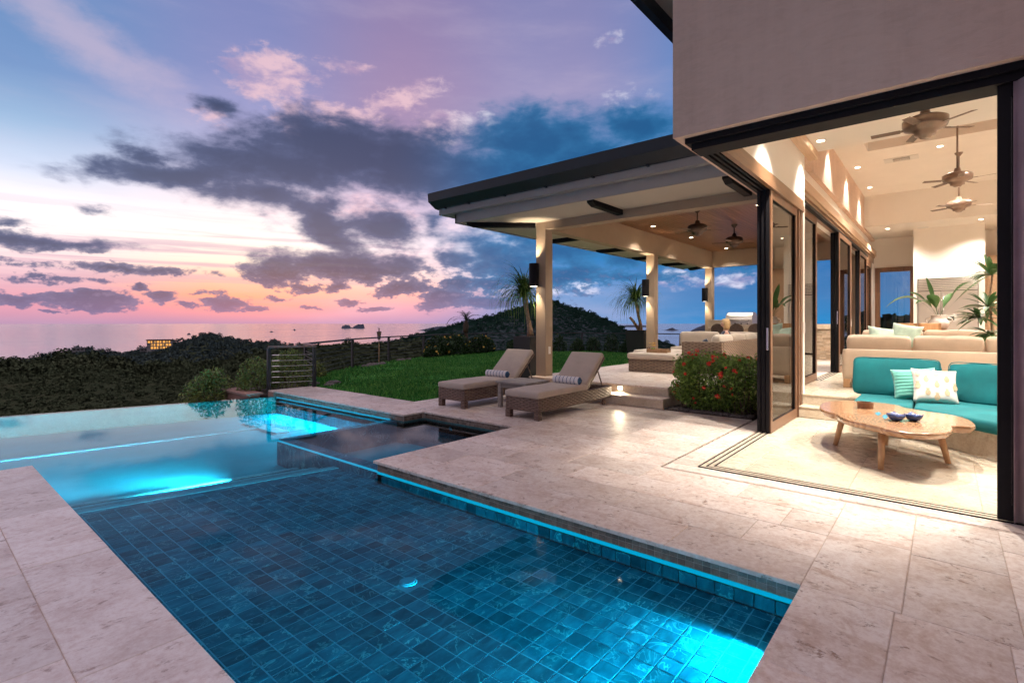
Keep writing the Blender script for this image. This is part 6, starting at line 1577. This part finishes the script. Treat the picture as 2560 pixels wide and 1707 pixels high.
# ---------------------------------------------------------------- ponytail palms in planters
def blade_strip(mb, P, w0):
    n = len(P); b = len(mb.v)
    for i, p in enumerate(P):
        t = (P[min(i + 1, n - 1)] - P[max(i - 1, 0)]); s = t.cross(Vector((0, 0, 1)))
        s = s.normalized() if s.length > 1e-6 else Vector((1, 0, 0)); w_ = w0 * (1 - (i / (n - 1)) ** 1.5) + .0006
        mb.v += [tuple(p - s * w_), tuple(p + s * w_)]
    mb.f += [(b + 2 * i, b + 2 * i + 1, b + 2 * i + 3, b + 2 * i + 2) for i in range(n - 1)]
def tuft(parent, c, n, L, seed, w=.010, droop=1.0, mat='leafp', up=1.0):
    rr = random.Random(seed); mb = MB()
    for i in range(n):
        a = rr.uniform(0, 6.28); e_ = rr.uniform(-.1, 1.45) * up; l_ = L * rr.uniform(.6, 1.1); k_ = rr.uniform(.6, 1.3) * droop
        P = []; p = Vector(c) + Vector((rr.gauss(0, .02), rr.gauss(0, .02), rr.gauss(0, .02))); seg = 9; ang = e_
        for j in range(seg + 1):
            P.append(p.copy()); p = p + Vector((math.cos(a) * math.cos(ang), math.sin(a) * math.cos(ang), math.sin(ang))) * (l_ / seg)
            ang -= k_ * .30 * (0.35 + j / seg) * (1.0 if ang > -1.35 else 0); a += rr.uniform(-.05, .05)
        blade_strip(mb, P, w)
    return mb.build('leaf_tuft', M[mat], parent)
def planter(x, y, w_, h, label, taper=1.0, group='charcoal planters'):
    k_ = w_ / 2; t_ = k_ * taper
    o = empty('planter', (x, y, 0), label=label, cat='planter', group=group)
    mb = MB(); mb.prism([(-t_, -t_), (t_, -t_), (t_, t_), (-t_, t_)], -.03, h, [(-k_, -k_), (k_, -k_), (k_, k_), (-k_, k_)]); mb.build('pot', M['pot'], o, bevel=.006)
    boxo('soil', M['soil'], o, -k_ + .03, k_ - .03, -k_ + .03, k_ - .03, h + .001, h + .006)
    return o
planter(9.54, 7.52, .50, 1.18, 'tall square charcoal planter beside the nearest column')
pp = empty('ponytail_palm', (9.60, 7.50, 1.18), label='ponytail palm with long drooping leaves beside the nearest column', cat='palm', group='ponytail palms')
MB().tube([(.0, 0, 0), (-.005, .02, .20), (-.03, .06, .50), (-.05, .09, .85), (-.07, .13, 1.02)], [.085, .060, .040, .030, .022], 10).build('trunk', M['bark'], pp, smooth=True)
MB().tube([(-.01, .03, .26), (-.06, .10, .60), (-.08, .17, .95)], [.030, .026, .02], 8).build('branch', M['bark'], pp, smooth=True)
tuft(pp, (-.07, .13, 1.02), 240, 1.05, 3); tuft(pp, (-.08, .17, .96), 220, 1.2, 4, droop=1.5)
planter(15.25, 7.5, .66, 1.26, 'tapered charcoal planter beside the middle column', .72)
pp = empty('ponytail_palm', (15.30, 7.48, 1.26), label='ponytail palm with arching leaves beside the middle column', cat='palm', group='ponytail palms')
MB().tube([(0, 0, 0), (.0, .02, .25), (-.06, .10, .65), (-.10, .16, .95)], [.07, .05, .035, .025], 10).build('trunk', M['bark'], pp, smooth=True)
MB().tube([(-.02, .05, 0), (-.10, .20, .28), (-.16, .30, .42)], [.05, .045, .04], 8).build('branch', M['bark'], pp, smooth=True)
MB().tube([(-.03, .05, .45), (.0, .10, .75), (-.06, .12, 1.0)], [.03, .026, .02], 8).build('branch', M['bark'], pp, smooth=True)
tuft(pp, (-.10, .16, .95), 220, 1.15, 6, w=.012, droop=1.15); tuft(pp, (-.06, .12, 1.0), 160, 1.05, 8, w=.012, droop=1.25)

# small palm and shrubs along the fence
sp = empty('small_palm', (18.05, 18.15, -.03), label='small palm tree rising from the yellow flowering shrub', cat='palm tree')
MB().tube([(0, 0, 0), (.05, 0, .6), (-.02, .02, 1.2), (.02, 0, 1.65)], [.10, .08, .09, .07], 10).build('trunk', M['dbark'], sp, smooth=True)
MB().tube([(-.02, .02, 1.05), (.0, 0, 1.4), (.02, 0, 1.62)], [.13, .14, .08], 10).build('boot', M['dbark'], sp, smooth=True)
rr = random.Random(3)
for k_ in range(15):
    a = rr.uniform(0, 6.28) if k_ else 2.35; e_ = rr.uniform(.5, 1.35) if k_ else .75; L = rr.uniform(.55, .8) if k_ else 1.15; p = Vector((.02, 0, 1.65)); mb = MB(); ang = e_; P = []
    for j in range(9): P.append(p.copy()); p = p + Vector((math.cos(a) * math.cos(ang), math.sin(a) * math.cos(ang), math.sin(ang))) * (L / 8); ang -= .14 if k_ else .26
    blade_strip(mb, P, .010)
    for j in range(1, 9):
        d = (P[j] - P[j - 1]).normalized(); s = d.cross(Vector((0, 0, 1))).normalized()
        for sg in (-1, 1):
            for q in (0, .5):
                b_ = P[j - 1].lerp(P[j], q); blade_strip(mb, [b_, b_ + d * .08 + s * sg * .10, b_ + d * .14 + s * sg * .17 - Vector((0, 0, .06))], .010)
    mb.build('frond', M['leafd'], sp)
for i, (x, y, r, lb) in enumerate(((15.9, 17.7, (.8, .6, .85), 'yellow flowering shrub at the left of the small palm'), (17.1, 17.9, (1.0, .6, .95), 'yellow flowering shrub directly left of the palm trunk'), (18.9, 18.0, (.95, .6, .85), 'yellow flowering shrub right of the palm trunk'))):
    shrub((x, y, -.03), r, lb, M['leafd'], 2600, .06, 80 + i, 'yellow flowering shrubs', 16, M['yellow'], name='flowering_shrub')
shrub((15.1, 17.3, -.03), (.45, .35, .45), 'low yellow flowering shrub at the fence post left of the palm', M['leafd'], 700, .06, 90, None, 10, M['yellow'], name='flowering_shrub')
order = ('first', 'second', 'third', 'fourth', 'fifth', 'sixth', 'seventh', 'eighth')
for i, (x, y) in enumerate(((20.6, 17.2), (21.6, 16.4), (22.4, 15.6), (23.0, 14.8), (23.4, 14.1), (23.7, 13.2), (23.8, 12.4), (23.9, 11.2))):
    shrub((x, y, -.03), (.42, .42, .62 + .12 * (i % 3)), order[i] + ' dark shrub from the left in the row along the back fence', M['leafd'], 900, .055, 100 + i, 'shrubs along the back fence')
shrub((24.2, 9.2, -.03), (.5, .5, .75), 'light green shrub by the fence right of the middle column', M['leafg'], 900, .06, 120)
shrub((24.3, 8.2, -.03), (.45, .45, .65), 'light green shrub at the right end of the back fence', M['leafg'], 900, .06, 121)
# corner planting by the short fence
pw = empty('planter_wall', (0, 0, 0), label='low pink stone planter wall beyond the infinity edge', cat='planter wall')
boxo('wall', M['terra'], pw, 4.90, 5.14, 11.60, 12.95, -2.2, -.09); boxo('cap', M['terra'], pw, 4.84, 5.20, 11.56, 13.0, -.089, -.04, bevel=.006); boxo('soil', M['soil'], pw, 5.14, 6.9, 11.6, 13.2, -1.2, -.10)
shrub((5.45, 12.35, -.1), (.58, .5, .72), 'feathery green shrub on the pink planter wall', M['leafy'], 2600, .032, 130)
shrub((6.1, 12.2, -.1), (.62, .5, .86), 'feathery green shrub behind the short cable fence', M['leafy'], 2800, .032, 131)
shrub((7.55, 13.55, -.1), (.30, .30, .45), 'small upright shrub at the foot of the long fence', M['leafy'], 500, .05, 132)
bp = shrub((4.62, 13.0, -.50), (.62, .5, .86), 'bushy green plant rising behind the infinity edge', M['leafy'], 1500, .05, 135, name='leafy_plant')
tuft(bp, (0, 0, .45), 90, .55, 21, w=.020, droop=.25, mat='leafy', up=1.0)
MB().tube([(0, 0, -1.2), (0, 0, .2)], .04, 6).build('trunk', M['dbark'], bp)
for i, (x, y, s_) in enumerate(((10.4, 15.35, .16), (10.9, 15.7, .20), (11.5, 16.0, .15), (13.0, 16.75, .18), (13.5, 16.95, .14), (7.0, 11.75, .16), (6.75, 11.5, .12), (6.6, 11.9, .14))):
    rk = MB(); rs = np.random.RandomState(200 + i); rk.lathe([(0, -.4), (.7, -.3), (1, 0), (.75, .4), (.3, .55), (0, .56)], n=7); rk.v = [tuple(np.array(v) * (1 + rs.uniform(-.22, .22))) for v in rk.v]
    o = rk.build('boulder', M['rock'], loc=(x, y, -.02)); o.scale = (s_ * 1.3, s_, s_ * .8)
    tag(o, ('grey boulder %s along the lawn edge by the long fence' % ('first second third fourth fifth'.split()[i])) if i < 5 else 'brown rock %s at the foot of the short fence' % ('largest', 'smallest', 'behind the others')[i - 5], 'boulder', 'garden boulders')
tk = empty('garden_torch', (12.05, 16.9, 0), label='bamboo garden torch standing behind the long fence', cat='torch')
MB().tube([(0, 0, -1.0), (0, 0, .85)], .02, 8).build('pole', M['leg'], tk); MB().lathe([(.05, .85), (.095, 1.16), (.08, 1.16), (0, 1.10)], n=16).build('basket', M['wickerl'], tk); MB().tube([(0, 0, 1.1), (0, 0, 1.3)], .02, 8).build('wick', M['slot'], tk)

# ---------------------------------------------------------------- building on the ridge
def aim_at(px, py, D):
    r_ = (px - 1280) / 1290.0; f = Vector((.7653, .6436, 0)) + Vector((.6436, -.7653, 0)) * r_; f.normalize(); a_, e_ = azelpx(px, py)
    return Vector((f.x * D, f.y * D, 1.5 + math.tan(R(e_)) * D))
bp_ = aim_at(398, 873, 640)
bd = empty('hotel_building', bp_, rz=math.atan2(bp_.y, bp_.x) - R(90 + 8), label='small hotel with lit orange windows on the wooded ridge', cat='building')
M['windim'] = emit('dimly lit window', (1.0, 0.5, 0.16), 0.45)
bm_ = plain('render wall', (0.30, 0.29, 0.30), .9)
MB().box(-10.5, 10.5, -.0, 9, -4, 9.2).build('wall', bm_, bd); MB().box(-11.2, 11.2, -.9, 9.6, 9.2, 9.9).build('roof', plain('tile roof', (0.16, 0.06, 0.045), .9), bd)
for j in range(3):
    MB().box(-10.8, 10.8, -1.0, -.0, 2.75 + j * 3.0 - .15, 2.85 + j * 3.0).build('balcony', bm_, bd)
    for i in range(8):
        if (i, j) in ((0, 0), (0, 1)): continue
        x = -9.6 + i * 2.55
        MB().box(x, x + (1.9 if (i + j) % 3 else 1.2), -.12, -.02, .5 + j * 3.0, 2.5 + j * 3.0).build('window', M['winlit'] if (i * 5 + j * 3) % 4 else M['windim'], bd)
for i, (px, py, lb) in enumerate(((196, 876, 'pale flat roofed house among trees on the left ridge'), (365, 877, 'low white house just below the lit building'))):
    p = aim_at(px, py, 650); h_ = empty('hill_house', p, rz=math.atan2(p.y, p.x) - R(90), label=lb, cat='house')
    MB().box(-5, 5, 0, 5, -3, 2.4).build('wall', plain('white render', (0.20, 0.20, 0.21), .8), h_); MB().box(-5.6, 5.6, -.5, 5.5, 2.4, 2.8).build('roof', plain('grey roof', (0.25, 0.25, 0.27), .8), h_)
    for k_ in range(3): MB().box(-4 + k_ * 3, -2.2 + k_ * 3, -.06, -.01, .2, 1.8).build('window', M['slot'], h_)
